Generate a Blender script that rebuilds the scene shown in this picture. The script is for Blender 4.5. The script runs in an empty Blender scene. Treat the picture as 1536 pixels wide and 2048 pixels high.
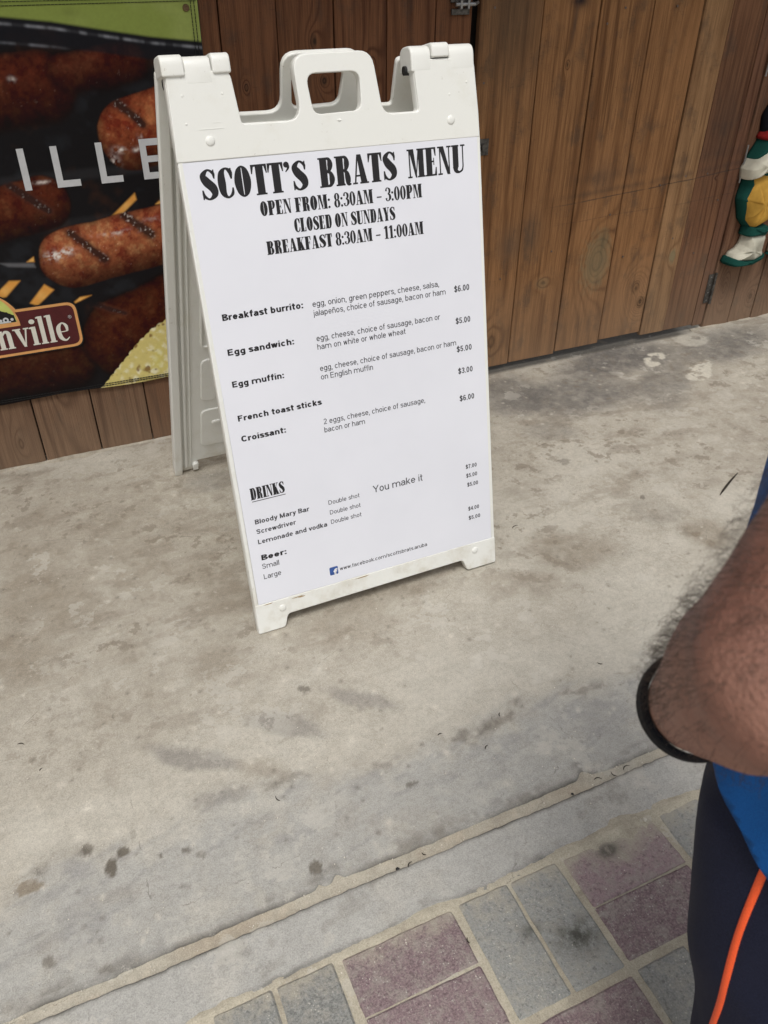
import bpy, bmesh, math, random
import numpy as np
from mathutils import Vector, Matrix, noise as mnoise

R = math.radians
sc = bpy.context.scene
COL = sc.collection

# ------------------------------------------------------------------ camera
WALL = 2.3357            # distance of the timber wall's face, metres
SIGN = (0.6184, 1.3524)  # middle of the sandwich board's front feet
cam_d = bpy.data.cameras.new('camera')
cam_d.sensor_fit = 'VERTICAL'
cam_d.sensor_height = 36.0
cam_d.sensor_width = 27.0
cam_d.lens = 36.0 * 1618.14 / 2048.0
cam_d.clip_start = 0.05
cam_d.clip_end = 400
cam_d.dof.use_dof = True            # a phone lens: only the near arm goes a little soft
cam_d.dof.focus_distance = 1.75
cam_d.dof.aperture_fstop = 16.0
cam = bpy.data.objects.new('camera', cam_d)
COL.objects.link(cam)
cr, cu, cf = (Vector((0.91138122, -0.41152867, 0.00533242)), Vector((0.23568335, 0.53248406, 0.81296623)),
              Vector((0.33739834, 0.73966539, -0.58228642)))
cam.matrix_world = Matrix(((cr.x, cu.x, -cf.x, 0), (cr.y, cu.y, -cf.y, 0), (cr.z, cu.z, -cf.z, 1.3218), (0, 0, 0, 1)))
sc.camera = cam

# ------------------------------------------------------------------ light
SUN_EL, SUN_AZ = 62.0, 205.0        # degrees; azimuth clockwise from +Y
world = bpy.data.worlds.new('World')
sc.world = world
world.use_nodes = True
wn = world.node_tree
wn.nodes.clear()
sky = wn.nodes.new('ShaderNodeTexSky')
sky.sky_type = 'NISHITA'
sky.sun_disc = False
sky.sun_elevation = R(SUN_EL)
sky.sun_rotation = R(SUN_AZ)
sky.air_density = 1.0
sky.dust_density = 4.0
hs = wn.nodes.new('ShaderNodeHueSaturation')
hs.inputs['Saturation'].default_value = 0.22       # overcast: the cloud deck is nearly neutral
bg = wn.nodes.new('ShaderNodeBackground')
bg.inputs['Strength'].default_value = 0.110
wo = wn.nodes.new('ShaderNodeOutputWorld')
wn.links.new(sky.outputs[0], hs.inputs['Color'])
wn.links.new(hs.outputs[0], bg.inputs[0])
wn.links.new(bg.outputs[0], wo.inputs[0])
sun_d = bpy.data.lights.new('sun', 'SUN')
sun_d.energy = 1.30
sun_d.angle = R(20)
sun_d.color = (1.0, 0.965, 0.91)
sun = bpy.data.objects.new('sun', sun_d)
COL.objects.link(sun)
az, el = R(SUN_AZ), R(SUN_EL)
sdir = Vector((math.sin(az) * math.cos(el), math.cos(az) * math.cos(el), math.sin(el)))
sun.rotation_euler = sdir.to_track_quat('Z', 'Y').to_euler()
sc.view_settings.view_transform = 'Standard'
sc.view_settings.look = 'None'
sc.view_settings.gamma = 1.0
sc.view_settings.use_curve_mapping = False
sc.view_settings.exposure = 0.31

# ------------------------------------------------------------------ object helpers
def link(name, mesh, mat=None, parent=None, smooth=False, **props):
    o = bpy.data.objects.new(name, mesh)
    COL.objects.link(o)
    if mat is not None and len(mesh.materials) == 0:
        mesh.materials.append(mat)
    if parent is not None:
        o.parent = parent
    if smooth:
        mesh.polygons.foreach_set('use_smooth', [True] * len(mesh.polygons))
    for k, v in props.items():
        o[k] = v
    return o

def thing(name, label, cat, loc=(0, 0, 0), group=None):
    o = bpy.data.objects.new(name, None)
    o.empty_display_size = 0.05
    COL.objects.link(o)
    o.location = loc
    o['label'] = label
    o['category'] = cat
    if group:
        o['group'] = group
    return o

def mesh_of(verts, faces, name='m'):
    me = bpy.data.meshes.new(name)
    me.from_pydata([tuple(v) for v in verts], [], faces)
    me.update()
    return me

def bm_mesh(bm, name='m'):
    me = bpy.data.meshes.new(name)
    bm.to_mesh(me)
    bm.free()
    return me

def box_mesh(x0, y0, z0, x1, y1, z1, bev=0.0, seg=1):
    bm = bmesh.new()
    vs = [bm.verts.new(p) for p in ((x0, y0, z0), (x1, y0, z0), (x1, y1, z0), (x0, y1, z0),
                                    (x0, y0, z1), (x1, y0, z1), (x1, y1, z1), (x0, y1, z1))]
    for f in ((0, 3, 2, 1), (4, 5, 6, 7), (0, 1, 5, 4), (1, 2, 6, 5), (2, 3, 7, 6), (3, 0, 4, 7)):
        bm.faces.new([vs[i] for i in f])
    if bev:
        bmesh.ops.bevel(bm, geom=bm.edges[:], offset=bev, segments=seg, profile=0.5, affect='EDGES')
    return bm_mesh(bm)

def join_meshes(ms):
    bm = bmesh.new()
    for m in ms:
        bm.from_mesh(m)
    return bm_mesh(bm)

def xform(me, fn):
    n = len(me.vertices)
    co = np.empty(n * 3)
    me.vertices.foreach_get('co', co)
    co = co.reshape(-1, 3)
    co = fn(co)
    me.vertices.foreach_set('co', np.ascontiguousarray(co).ravel())
    me.update()
    return me

def round_poly(pts, rad, n=5):
    """polygon with rounded corners; pts = (x, y) or (x, y, r)"""
    out = []
    N = len(pts)
    for i in range(N):
        p = Vector(pts[i][:2]); a = Vector(pts[i - 1][:2]); b = Vector(pts[(i + 1) % N][:2])
        r = pts[i][2] if len(pts[i]) > 2 else rad
        if r <= 0:
            out.append(tuple(p)); continue
        da, db = (a - p), (b - p)
        la, lb = da.length, db.length
        da.normalize(); db.normalize()
        ang = math.acos(max(-1, min(1, da.dot(db))))
        if ang > math.pi - 0.05:
            out.append(tuple(p)); continue
        t = min(r / math.tan(ang / 2), la * 0.48, lb * 0.48)
        p0, p1 = p + da * t, p + db * t
        for k in range(n + 1):
            s = k / n
            q = p0 * (1 - s) ** 2 + p * 2 * s * (1 - s) + p1 * s * s
            out.append(tuple(q))
    return out

def curve_plate(loops, thick, bev, bres=2):
    """solid plate from 2-D loops (first outer, others holes), z from -thick to 0, rounded edges"""
    cu_ = bpy.data.curves.new('c', 'CURVE')
    cu_.dimensions = '2D'
    cu_.fill_mode = 'BOTH'
    cu_.extrude = max(thick / 2 - bev, 0.0)
    cu_.bevel_depth = bev
    cu_.bevel_resolution = bres
    cu_.offset = -bev
    for lp in loops:
        sp = cu_.splines.new('POLY')
        sp.points.add(len(lp) - 1)
        for i, p in enumerate(lp):
            sp.points[i].co = (p[0], p[1], 0, 1)
        sp.use_cyclic_u = True
    ob = bpy.data.objects.new('c', cu_)
    COL.objects.link(ob)
    dg = bpy.context.evaluated_depsgraph_get()
    me = bpy.data.meshes.new_from_object(ob.evaluated_get(dg))
    bpy.data.objects.remove(ob)
    xform(me, lambda c: c - np.array([0, 0, thick / 2]))
    me.materials.clear()
    return me

def text_mesh(s, bold=0.0, shear=0.0, spacing=1.0):
    cu_ = bpy.data.curves.new('t', 'FONT')
    cu_.body = s
    cu_.size = 1.0
    cu_.resolution_u = 3
    cu_.offset = bold
    cu_.space_character = spacing
    ob = bpy.data.objects.new('t', cu_)
    COL.objects.link(ob)
    dg = bpy.context.evaluated_depsgraph_get()
    me = bpy.data.meshes.new_from_object(ob.evaluated_get(dg))
    bpy.data.objects.remove(ob)
    me.materials.clear()
    return me

# ------------------------------------------------------------------ node helpers
class S:
    """a socket with arithmetic"""
    def __init__(s, nt, sock): s.nt, s.k = nt, sock
    def _m(s, op, *a, clamp=False):
        n = s.nt.nodes.new('ShaderNodeMath'); n.operation = op; n.use_clamp = clamp
        for i, v in enumerate((s,) + a):
            if isinstance(v, S): s.nt.links.new(v.k, n.inputs[i])
            else: n.inputs[i].default_value = v
        return S(s.nt, n.outputs[0])
    def __add__(s, o): return s._m('ADD', o)
    __radd__ = __add__
    def __sub__(s, o): return s._m('SUBTRACT', o)
    def __rsub__(s, o): return s._m('MULTIPLY', -1.0)._m('ADD', o)
    def __mul__(s, o): return s._m('MULTIPLY', o)
    __rmul__ = __mul__
    def __truediv__(s, o): return s._m('DIVIDE', o)
    def pow(s, o): return s._m('POWER', o)
    def sin(s): return s._m('SINE')
    def fract(s): return s._m('FRACT')
    def exp(s): return s._m('EXPONENT')
    def abs(s): return s._m('ABSOLUTE')
    def clamp(s): return s._m('ADD', 0.0, clamp=True)
    def mx(s, o): return s._m('MAXIMUM', o)
    def mn(s, o): return s._m('MINIMUM', o)
    def step(s, a, b):
        n = s.nt.nodes.new('ShaderNodeMapRange'); n.interpolation_type = 'SMOOTHSTEP'
        s.nt.links.new(s.k, n.inputs[0]); n.inputs[1].default_value = a; n.inputs[2].default_value = b
        return S(s.nt, n.outputs[0])

class Mat:
    def __init__(m, name, rough=0.8, spec=0.3):
        m.mat = bpy.data.materials.new(name); m.mat.use_nodes = True
        m.nt = m.mat.node_tree
        m.b = m.nt.nodes['Principled BSDF']
        m.b.inputs['Roughness'].default_value = rough
        m.b.inputs['Specular IOR Level'].default_value = spec
    def tc(m, which='Object'):
        n = m.nt.nodes.new('ShaderNodeTexCoord'); return n.outputs[which]
    def pos(m):
        return m.nt.nodes.new('ShaderNodeNewGeometry').outputs['Position']
    def rnd(m):
        return S(m.nt, m.nt.nodes.new('ShaderNodeObjectInfo').outputs['Random'])
    def sep(m, v):
        n = m.nt.nodes.new('ShaderNodeSeparateXYZ'); m.nt.links.new(v, n.inputs[0])
        return [S(m.nt, o) for o in n.outputs]
    def vec(m, x, y, z):
        n = m.nt.nodes.new('ShaderNodeCombineXYZ')
        for i, v in enumerate((x, y, z)):
            if isinstance(v, S): m.nt.links.new(v.k, n.inputs[i])
            else: n.inputs[i].default_value = v
        return n.outputs[0]
    def noise(m, v, scale, detail=3, rough=0.55, dist=0.0):
        n = m.nt.nodes.new('ShaderNodeTexNoise')
        n.inputs['Scale'].default_value = scale; n.inputs['Detail'].default_value = detail
        n.inputs['Roughness'].default_value = rough; n.inputs['Distortion'].default_value = dist
        m.nt.links.new(v, n.inputs['Vector'])
        return S(m.nt, n.outputs[0])
    def voro(m, v, scale, feature='F1', out='Distance'):
        n = m.nt.nodes.new('ShaderNodeTexVoronoi'); n.feature = feature
        n.inputs['Scale'].default_value = scale
        m.nt.links.new(v, n.inputs['Vector'])
        return S(m.nt, n.outputs[out])
    def mix(m, f, a, b, mode='MIX'):
        n = m.nt.nodes.new('ShaderNodeMix'); n.data_type = 'RGBA'; n.blend_type = mode
        for s, i in ((f, 0), (a, 6), (b, 7)):
            if isinstance(s, S): m.nt.links.new(s.k, n.inputs[i])
            elif hasattr(s, 'links'): m.nt.links.new(s, n.inputs[i])
            elif i: n.inputs[i].default_value = (*s, 1)
            else: n.inputs[0].default_value = s
        return n.outputs[2]
    def attr(m, name):
        n = m.nt.nodes.new('ShaderNodeAttribute'); n.attribute_name = name; return n.outputs['Color']
    def color(m, c):
        if hasattr(c, 'links'): m.nt.links.new(c, m.b.inputs['Base Color'])
        else: m.b.inputs['Base Color'].default_value = (*c, 1)
    def rough(m, r): m.nt.links.new(r.k, m.b.inputs['Roughness'])
    def bump(m, h, dist, strength=1.0):
        n = m.nt.nodes.new('ShaderNodeBump'); n.inputs['Distance'].default_value = dist
        n.inputs['Strength'].default_value = strength
        m.nt.links.new(h.k, n.inputs['Height']); m.nt.links.new(n.outputs[0], m.b.inputs['Normal'])

def srgb(r, g, b):
    return tuple(((c / 255) / 12.92 if c / 255 <= 0.04045 else ((c / 255 + 0.055) / 1.055) ** 2.4) for c in (r, g, b))

def flat(name, c, rough=0.7, spec=0.3, metal=0.0, var=0.12, scale=60, bump=0.0):
    m = Mat(name, rough, spec)
    m.b.inputs['Metallic'].default_value = metal
    v = m.tc()
    n = m.noise(v, scale, 4)
    m.color(m.mix(n.step(0.3, 0.7), tuple(x * (1 - var) for x in c), tuple(min(1, x * (1 + var)) for x in c)))
    if bump:
        m.bump(n, bump)
    return m.mat

# ------------------------------------------------------------------ numpy noise for painted prints and stains
def vnoise(x, y, seed):
    g = np.random.default_rng(seed).random((97, 97))
    xi = np.floor(x).astype(int); yi = np.floor(y).astype(int)
    fx = x - xi; fy = y - yi
    fx = fx * fx * (3 - 2 * fx); fy = fy * fy * (3 - 2 * fy)
    a = g[xi % 97, yi % 97]; b = g[(xi + 1) % 97, yi % 97]; c_ = g[xi % 97, (yi + 1) % 97]; d = g[(xi + 1) % 97, (yi + 1) % 97]
    return (a * (1 - fx) + b * fx) * (1 - fy) + (c_ * (1 - fx) + d * fx) * fy

def fbm(x, y, f, seed, oct=4, gain=0.5):
    s = 0; t = 0; a = 1.0
    for i in range(oct):
        s = s + a * vnoise(x * f * 2 ** i + 13.7 * i, y * f * 2 ** i - 5.3 * i, seed + i); t += a; a *= gain
    return s / t - 0.5          # about -0.5 .. 0.5

def sst(x, a, b):
    t = np.clip((x - a) / (b - a), 0, 1); return t * t * (3 - 2 * t)

def lerp(c, col, w):
    return c + (np.array(col) - c) * w[..., None]

def grid_mesh(U, V, Z, colors=None):
    """grid arrays (ny, nx) of world x, y, z"""
    ny, nx = U.shape
    co = np.stack([U, V, Z], -1).reshape(-1, 3)
    idx = np.arange(ny * nx).reshape(ny, nx)
    q = np.stack([idx[:-1, :-1], idx[:-1, 1:], idx[1:, 1:], idx[1:, :-1]], -1).reshape(-1, 4)
    me = bpy.data.meshes.new('grid')
    me.vertices.add(len(co)); me.vertices.foreach_set('co', co.ravel())
    me.loops.add(q.size); me.loops.foreach_set('vertex_index', q.ravel().astype(np.int32))
    me.polygons.add(len(q)); me.polygons.foreach_set('loop_start', np.arange(0, q.size, 4, dtype=np.int32))
    me.polygons.foreach_set('use_smooth', np.ones(len(q), dtype=bool))
    me.update(calc_edges=True)
    if colors is not None:
        a = me.color_attributes.new('paint', 'FLOAT_COLOR', 'POINT')
        c4 = np.concatenate([colors.reshape(-1, 3), np.ones((ny * nx, 1))], 1)
        a.data.foreach_set('color', c4.ravel().astype(np.float32))
    me.validate()
    return me

# ================================================================== GROUND
BLOBS = [
(0.079, 1.072, 0.0967, 0.0273, 2.54, 'g', 0.5),
(0.192, 0.993, 0.0591, 0.0249, 2.59, 'b', 0.35),
(0.275, 1.077, 0.0844, 0.0274, 2.49, 'g', 0.45),
(0.442, 1.075, 0.0863, 0.0268, 2.44, 'g', 0.4),
(0.188, 1.306, 0.076, 0.0619, 2.89, 'b', 0.4),
(-0.219, 1.496, 0.1141, 0.0798, 2.15, 'b', 0.45),
(0.494, 1.289, 0.1297, 0.0659, 3.01, 'b', 0.35),
(0.617, 1.373, 0.1762, 0.0634, 3.01, 'b', 0.35),
(0.34, 1.152, 0.014, 0.0084, 2.68, 'd', 0.5),
(-0.138, 0.959, 0.0138, 0.0103, 2.13, 'd', 0.55),
(-0.057, 0.954, 0.0115, 0.0076, 1.6, 'd', 0.35),
(-0.104, 0.905, 0.0212, 0.0091, 1.48, 'd', 0.7),
(-0.08, 0.926, 0.0117, 0.01, 2.72, 'd', 0.8),
(-0.02, 0.893, 0.0056, 0.0044, 2.23, 'd', 0.6),
(0.024, 0.882, 0.0086, 0.0059, 2.79, 'd', 0.5),
(0.046, 0.864, 0.0099, 0.0074, 2.47, 'd', 0.35),
(0.219, 0.76, 0.0131, 0.0111, 1.56, 'd', 0.6),
(-0.22, 0.783, 0.0104, 0.0089, 2.45, 'd', 0.45),
(-0.137, 0.733, 0.0099, 0.0071, 2.37, 'd', 0.35),
(-0.156, 0.824, 0.057, 0.0424, 2.0, 'u', 0.35),
(-0.155, 0.932, 0.0314, 0.0197, 2.5, 'u', 0.5),
(-0.233, 0.925, 0.0261, 0.0138, 2.58, 'b', 0.5),
(0.007, 0.818, 0.0087, 0.0061, 2.52, 'd', 0.2),
(0.705, 0.579, 0.0251, 0.0147, -2.74, 'd', 0.6),
(0.452, 0.844, 0.0139, 0.0054, 3.14, 'd', 0.5),
(0.591, 0.615, 0.0709, 0.0071, 3.11, 'd', 0.6),
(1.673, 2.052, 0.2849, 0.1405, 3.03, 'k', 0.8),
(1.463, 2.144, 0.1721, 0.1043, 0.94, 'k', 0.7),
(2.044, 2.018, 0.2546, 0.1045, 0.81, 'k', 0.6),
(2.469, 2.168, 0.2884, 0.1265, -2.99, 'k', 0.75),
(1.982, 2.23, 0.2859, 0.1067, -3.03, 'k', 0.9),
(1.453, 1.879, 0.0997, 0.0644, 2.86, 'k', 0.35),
(2.123, 2.169, 0.07, 0.0315, -2.53, 'w', 0.9),
(2.214, 2.025, 0.0943, 0.0348, -2.59, 'w', 0.8),
(2.385, 2.258, 0.0734, 0.0529, -3.05, 'w', 0.5),
(2.392, 1.956, 0.1515, 0.063, -2.54, 'w', 0.25),
(1.387, 1.699, 0.0216, 0.0174, 0.53, 'd', 0.55),
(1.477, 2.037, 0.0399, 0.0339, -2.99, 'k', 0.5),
(1.46, 1.377, 0.087, 0.0705, 1.59, 'd', 0.3),
(1.519, 1.238, 0.0739, 0.0637, 1.52, 'b', 0.5),
(1.157, 1.318, 0.1349, 0.0934, 2.92, 'b', 0.5),
(1.163, 1.08, 0.1586, 0.1204, 0.42, 'l', 0.45),
(1.703, 1.315, 0.1252, 0.0772, 0.55, 'l', 0.6),
(1.479, 1.445, 0.0116, 0.0089, -2.84, 'd', 0.5),
(1.497, 1.246, 0.0137, 0.01, -2.99, 'b', 0.8),
(1.506, 1.198, 0.0156, 0.0112, -2.9, 'b', 0.6),
(1.109, 0.938, 0.0246, 0.0183, 0.41, 'd', 0.25),
(0.881, 0.914, 0.066, 0.0089, 3.1, 'd', 0.45),
(0.669, 0.908, 0.035, 0.0146, 3.08, 'd', 0.45),
(0.947, 1.257, 0.1128, 0.0567, 2.77, 'b', 0.4),
(0.882, 0.841, 0.1075, 0.0466, -3.08, 'u', 0.4),
(-0.043, 2.101, 0.2225, 0.153, 2.71, 'b', 0.2),
(-0.127, 1.673, 0.1452, 0.1263, 2.29, 'b', 0.35),
(-0.154, 1.899, 0.1187, 0.1044, 2.15, 'b', 0.3),
(0.113, 1.876, 0.156, 0.1172, 3.0, 'b', 0.2),
(0.264, 1.56, 0.1158, 0.073, 1.42, 'b', 0.3),
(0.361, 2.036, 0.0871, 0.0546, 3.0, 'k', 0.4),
(0.011, 2.313, 0.1736, 0.0427, 3.08, 'l', 0.5),
(1.16, 1.569, 0.2397, 0.1202, 2.96, 'l', 0.3),
(1.402, 1.668, 0.1664, 0.105, 3.12, 'l', 0.3),
(-0.024, 0.971, 0.1057, 0.053, 2.87, 'l', 0.35),
(0.66, 1.088, 0.1839, 0.0873, 3.01, 'l', 0.35),
(-0.225, 1.039, 0.0689, 0.047, 1.89, 'l', 0.5),
(-0.214, 1.175, 0.1019, 0.0652, 2.44, 'l', 0.2),
(0.149, 0.916, 0.0732, 0.0212, 2.81, 'l', 0.3),
(0.096, 0.963, 0.0546, 0.0198, 2.91, 'g', 0.3),
(0.84, 0.704, 0.0657, 0.0205, 3.13, 'u', 0.3),
(0.995, 0.938, 0.0684, 0.0442, 2.9, 'l', 0.4),
(0.747, 0.824, 0.1002, 0.0337, -3.13, 'l', 0.1),
(0.502, 0.512, 0.0183, 0.0143, 2.98, 'd', 0.5),
(0.566, 0.473, 0.0376, 0.028, 3.0, 'd', 0.7)
]
BOUND = [(-6, 0.95), (-0.284, 0.89), (-0.233, 0.938), (-0.182, 0.956), (-0.074, 0.939), (0.001, 0.959), (0.116, 0.966), (0.217, 0.945),
         (0.349, 0.917), (0.497, 0.909), (0.681, 0.909), (0.837, 0.921), (0.909, 0.912), (1.118, 0.917), (6, 0.95)]
BEIGE, PALE, BROWN = (0.410, 0.378, 0.318), (0.500, 0.472, 0.408), (0.250, 0.212, 0.162)
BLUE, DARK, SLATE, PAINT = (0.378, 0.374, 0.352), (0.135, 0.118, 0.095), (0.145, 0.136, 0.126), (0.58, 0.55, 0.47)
SAND = (0.430, 0.396, 0.325)

def slab_paint(U, V):
    wx = fbm(U, V, 9, 3, 5, .6) * 0.055 + fbm(U, V, 45, 5, 4, .65) * 0.022
    wy = fbm(U, V, 9, 7, 5, .6) * 0.055 + fbm(U, V, 45, 8, 4, .65) * 0.022
    X, Y = U + wx, V + wy
    c = np.zeros(U.shape + (3,)) + np.array(BEIGE)
    big = fbm(U, V, 2.1, 11, 5, 0.6)
    c = lerp(c, PALE, sst(big, 0.0, 0.28) * 0.55)
    c = lerp(c, BROWN, sst(-big, 0.02, 0.30) * 0.30 * sst(V, .9, 1.5))
    # trowelled band along the joint is greyer, with a ragged upper edge
    bx = np.array([p[0] for p in BOUND]); by = np.array([p[1] for p in BOUND])
    edge = np.interp(U, bx, by)
    sd = V + fbm(U, V, 16, 21, 4, 0.6) * 0.10 - edge
    c = lerp(c, BLUE, (1 - sst(sd, -0.06, 0.06)) * 0.80)
    c = lerp(c, PALE, np.exp(-((sd - 0.08) / 0.07) ** 2) * 0.60)
    st_ = fbm(U * .7 + V * 2.6, V * 6 - U * 1.6, 10, 25, 4, .6)
    c = lerp(c, (0.29, 0.285, 0.27), sst(st_, 0.04, 0.22) * (1 - sst(sd, -0.02, 0.05)) * 0.55)
    c = lerp(c, DARK, np.exp(-((sd / 0.011) ** 2)) * 0.62 * sst(fbm(U, V, 10, 23, 5, .65), 0.0, 0.16))
    # scoured mottling, finest where people walk
    m1 = fbm(U, V, 26, 31, 5, 0.65)
    far = 0.30 + 0.70 * sst(V + fbm(U, V, 3, 39, 3) * .5 - U * .12, 1.00, 1.45)
    c = lerp(c, BROWN, sst(m1, 0.04, 0.26) * 0.42 * far)
    c = lerp(c, PALE, sst(-m1, 0.05, 0.26) * 0.42)
    m2 = fbm(U + fbm(U, V, 5, 37, 2) * .15, V * 2.2, 7, 33, 5, 0.62)
    c = lerp(c, (0.26, 0.225, 0.18), sst(m2, 0.05, 0.20) * 0.55 * far)
    c = lerp(c, PALE, sst(-m2, 0.10, 0.26) * 0.35)
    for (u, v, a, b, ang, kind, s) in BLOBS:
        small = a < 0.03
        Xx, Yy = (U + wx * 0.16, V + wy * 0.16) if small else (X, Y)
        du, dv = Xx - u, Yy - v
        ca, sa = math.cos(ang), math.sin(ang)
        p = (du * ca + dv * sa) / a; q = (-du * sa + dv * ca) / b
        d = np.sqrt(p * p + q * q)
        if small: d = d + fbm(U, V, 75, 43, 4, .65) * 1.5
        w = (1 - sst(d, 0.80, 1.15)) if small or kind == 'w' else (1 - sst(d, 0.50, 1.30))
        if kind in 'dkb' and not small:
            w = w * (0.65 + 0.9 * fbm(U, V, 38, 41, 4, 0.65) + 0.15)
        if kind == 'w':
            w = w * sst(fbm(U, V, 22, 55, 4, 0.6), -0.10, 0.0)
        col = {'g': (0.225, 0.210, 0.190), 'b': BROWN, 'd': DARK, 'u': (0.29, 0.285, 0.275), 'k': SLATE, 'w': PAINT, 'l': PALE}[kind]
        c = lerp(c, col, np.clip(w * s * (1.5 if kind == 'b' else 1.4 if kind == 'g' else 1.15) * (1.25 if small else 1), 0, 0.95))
    # pits and specks
    r = np.random.default_rng(77)
    for k in range(900):
        u, v = r.uniform(-0.4, 2.6), r.uniform(0.73, 2.3)
        rad = r.uniform(0.0018, 0.005) * (1 if k % 9 else 1.8)
        i0 = np.searchsorted(U[0], u - 0.012); i1 = np.searchsorted(U[0], u + 0.012)
        if i1 <= i0: continue
        sub = (slice(None), slice(i0, i1))
        w = np.exp(-(((U[sub] - u) ** 2 + (V[sub] - v) ** 2) / rad ** 2))
        c[sub] = lerp(c[sub], DARK if k % 3 else (0.62, 0.58, 0.50), w * 0.6)
    return np.clip(c, 0.02, 0.9)

def concrete_mat(name):
    m = Mat(name, 0.9, 0.2)
    P = m.pos()
    base = m.attr('paint')
    n1 = m.noise(P, 420, 3, 0.7)
    n2 = m.noise(P, 90, 5, 0.7)
    n3 = m.noise(P, 22, 5, 0.65)
    f = (n1.step(0.30, 0.70) * 0.32 + n2.step(0.32, 0.68) * 0.15 + n3.step(0.3, 0.7) * 0.12 + 0.72)
    v = m.vec(f, f, f)
    c = m.mix(1.0, base, v, 'MULTIPLY')
    FARS = m.sep(P)[1].step(0.95, 1.5) * 0.75 + 0.25
    # worn paste: ragged crisp-edged patches, darker and paler
    w1 = m.noise(P, 17, 9, 0.68); w2 = m.noise(m.vec(*[s + 7.7 for s in m.sep(P)]), 11, 9, 0.70); lo = m.noise(P, 3.2, 3)
    c = m.mix(w1.step(0.555, 0.585) * lo.step(0.42, 0.60) * FARS * 0.58, c, (0.205, 0.172, 0.132))
    c = m.mix(w2.step(0.565, 0.590) * (1 - lo.step(0.40, 0.58)) * 0.45, c, (0.54, 0.515, 0.455))
    cr_ = m.voro(m.vec(*[s + n3 * 0.10 for s in m.sep(P)]), 2.1, 'DISTANCE_TO_EDGE')
    c = m.mix((1 - cr_.step(0.0008, 0.0022)) * n3.step(0.50, 0.60) * 0.45, c, (0.10, 0.09, 0.075))
    grit = m.voro(P, 260)
    sel = m.noise(P, 70, 2)
    c = m.mix((1 - grit.step(0.10, 0.20)) * sel.step(0.52, 0.62) * 0.55, c, (0.60, 0.57, 0.50))
    g2 = m.voro(m.vec(*[s * 1.0 + 3.1 for s in m.sep(P)]), 190)
    c = m.mix((1 - g2.step(0.08, 0.16)) * (1 - sel.step(0.42, 0.50)) * 0.55, c, (0.09, 0.08, 0.07))
    m.color(c)
    m.bump(n1 * 0.35 + n2 * 0.6 + n3 * 0.9, 0.0035, 0.55)
    return m.mat

concrete = concrete_mat('weathered_concrete')

def edge_noise(U, seed, amp):
    Z = np.zeros_like(U)
    e = fbm(U, Z + 0.5, 14, seed, 4, 0.6) * amp + fbm(U, Z + 3.5, 70, seed + 9, 3, 0.6) * amp * 0.45
    bite = np.clip(fbm(U, Z + 9.5, 7, seed + 3, 2) - 0.26, 0, 1) * amp * 5
    return e + bite

xs = np.concatenate([np.linspace(-6, -0.42, 40), np.arange(-0.415, 2.75, 0.0042), np.linspace(2.76, 8, 40)])
# slab: from the ragged joint edge to under the wall
T = np.concatenate([np.linspace(0, 1, 400)])
up_edge = 0.7215 + edge_noise(xs, 101, 0.0075)
for (bu, bw, bd) in ((0.249, 0.010, 0.012), (0.762, 0.014, 0.016), (0.215, 0.006, 0.008)):
    up_edge += bd * np.exp(-((xs - bu) / bw) ** 2)
U = np.repeat(xs[None], len(T), 0)
V = up_edge[None] + T[:, None] * (2.52 - up_edge[None])
Z = fbm(U, V, 1.5, 61, 3) * 0.004 + fbm(U, V, 14, 63, 4) * 0.0012
Z[0] -= 0.0015
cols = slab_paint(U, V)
edge_d = V - up_edge[None]
cols = lerp(cols, (0.13, 0.12, 0.105), np.exp(-(edge_d / 0.0065) ** 2) * np.clip(0.75 + 1.6 * fbm(U, V, 14, 66, 3), 0, 1) * 0.95)
cols = lerp(cols, (0.20, 0.185, 0.16), np.exp(-((edge_d - .012) / 0.012) ** 2) * sst(fbm(U, V, 24, 67, 4, .6), 0.02, 0.16) * 0.6)
cols = lerp(cols, (0.075, 0.068, 0.06), sst(V, WALL - 0.035, WALL - 0.008) * sst(U, 1.33, 1.40) * (1 - sst(U, 2.36, 2.46)) * 0.9)  # black shade under the door gap, painted into the slab colour
# skirt down into the joint
U = np.concatenate([U[:1], U]); V = np.concatenate([V[:1], V]); Z = np.concatenate([Z[:1] - 0.02, Z]); cols = np.concatenate([cols[:1] * 0.8, cols])
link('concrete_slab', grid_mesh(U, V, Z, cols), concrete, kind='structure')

# sandy joint filler between slab and kerb
xj = np.concatenate([np.linspace(-6, -0.42, 30), np.arange(-0.415, 1.6, 0.004), np.linspace(1.61, 8, 60)])
T = np.linspace(0, 1, 16)
U = np.repeat(xj[None], 16, 0); V = 0.665 + T[:, None] * 0.085 + 0 * U
Z = -0.0048 + fbm(U, V, 60, 71, 4) * 0.003
c = np.zeros(U.shape + (3,)) + np.array(SAND)
c = lerp(c, (0.50, 0.44, 0.35), sst(fbm(U, V, 50, 73, 3), 0, 0.3) * 0.6)
c = lerp(c, (0.33, 0.27, 0.20), sst(fbm(U, V, 5, 75, 3), 0, 0.3) * 0.5)
link('sand_joint', grid_mesh(U, V, Z, c), concrete, kind='structure')

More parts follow.
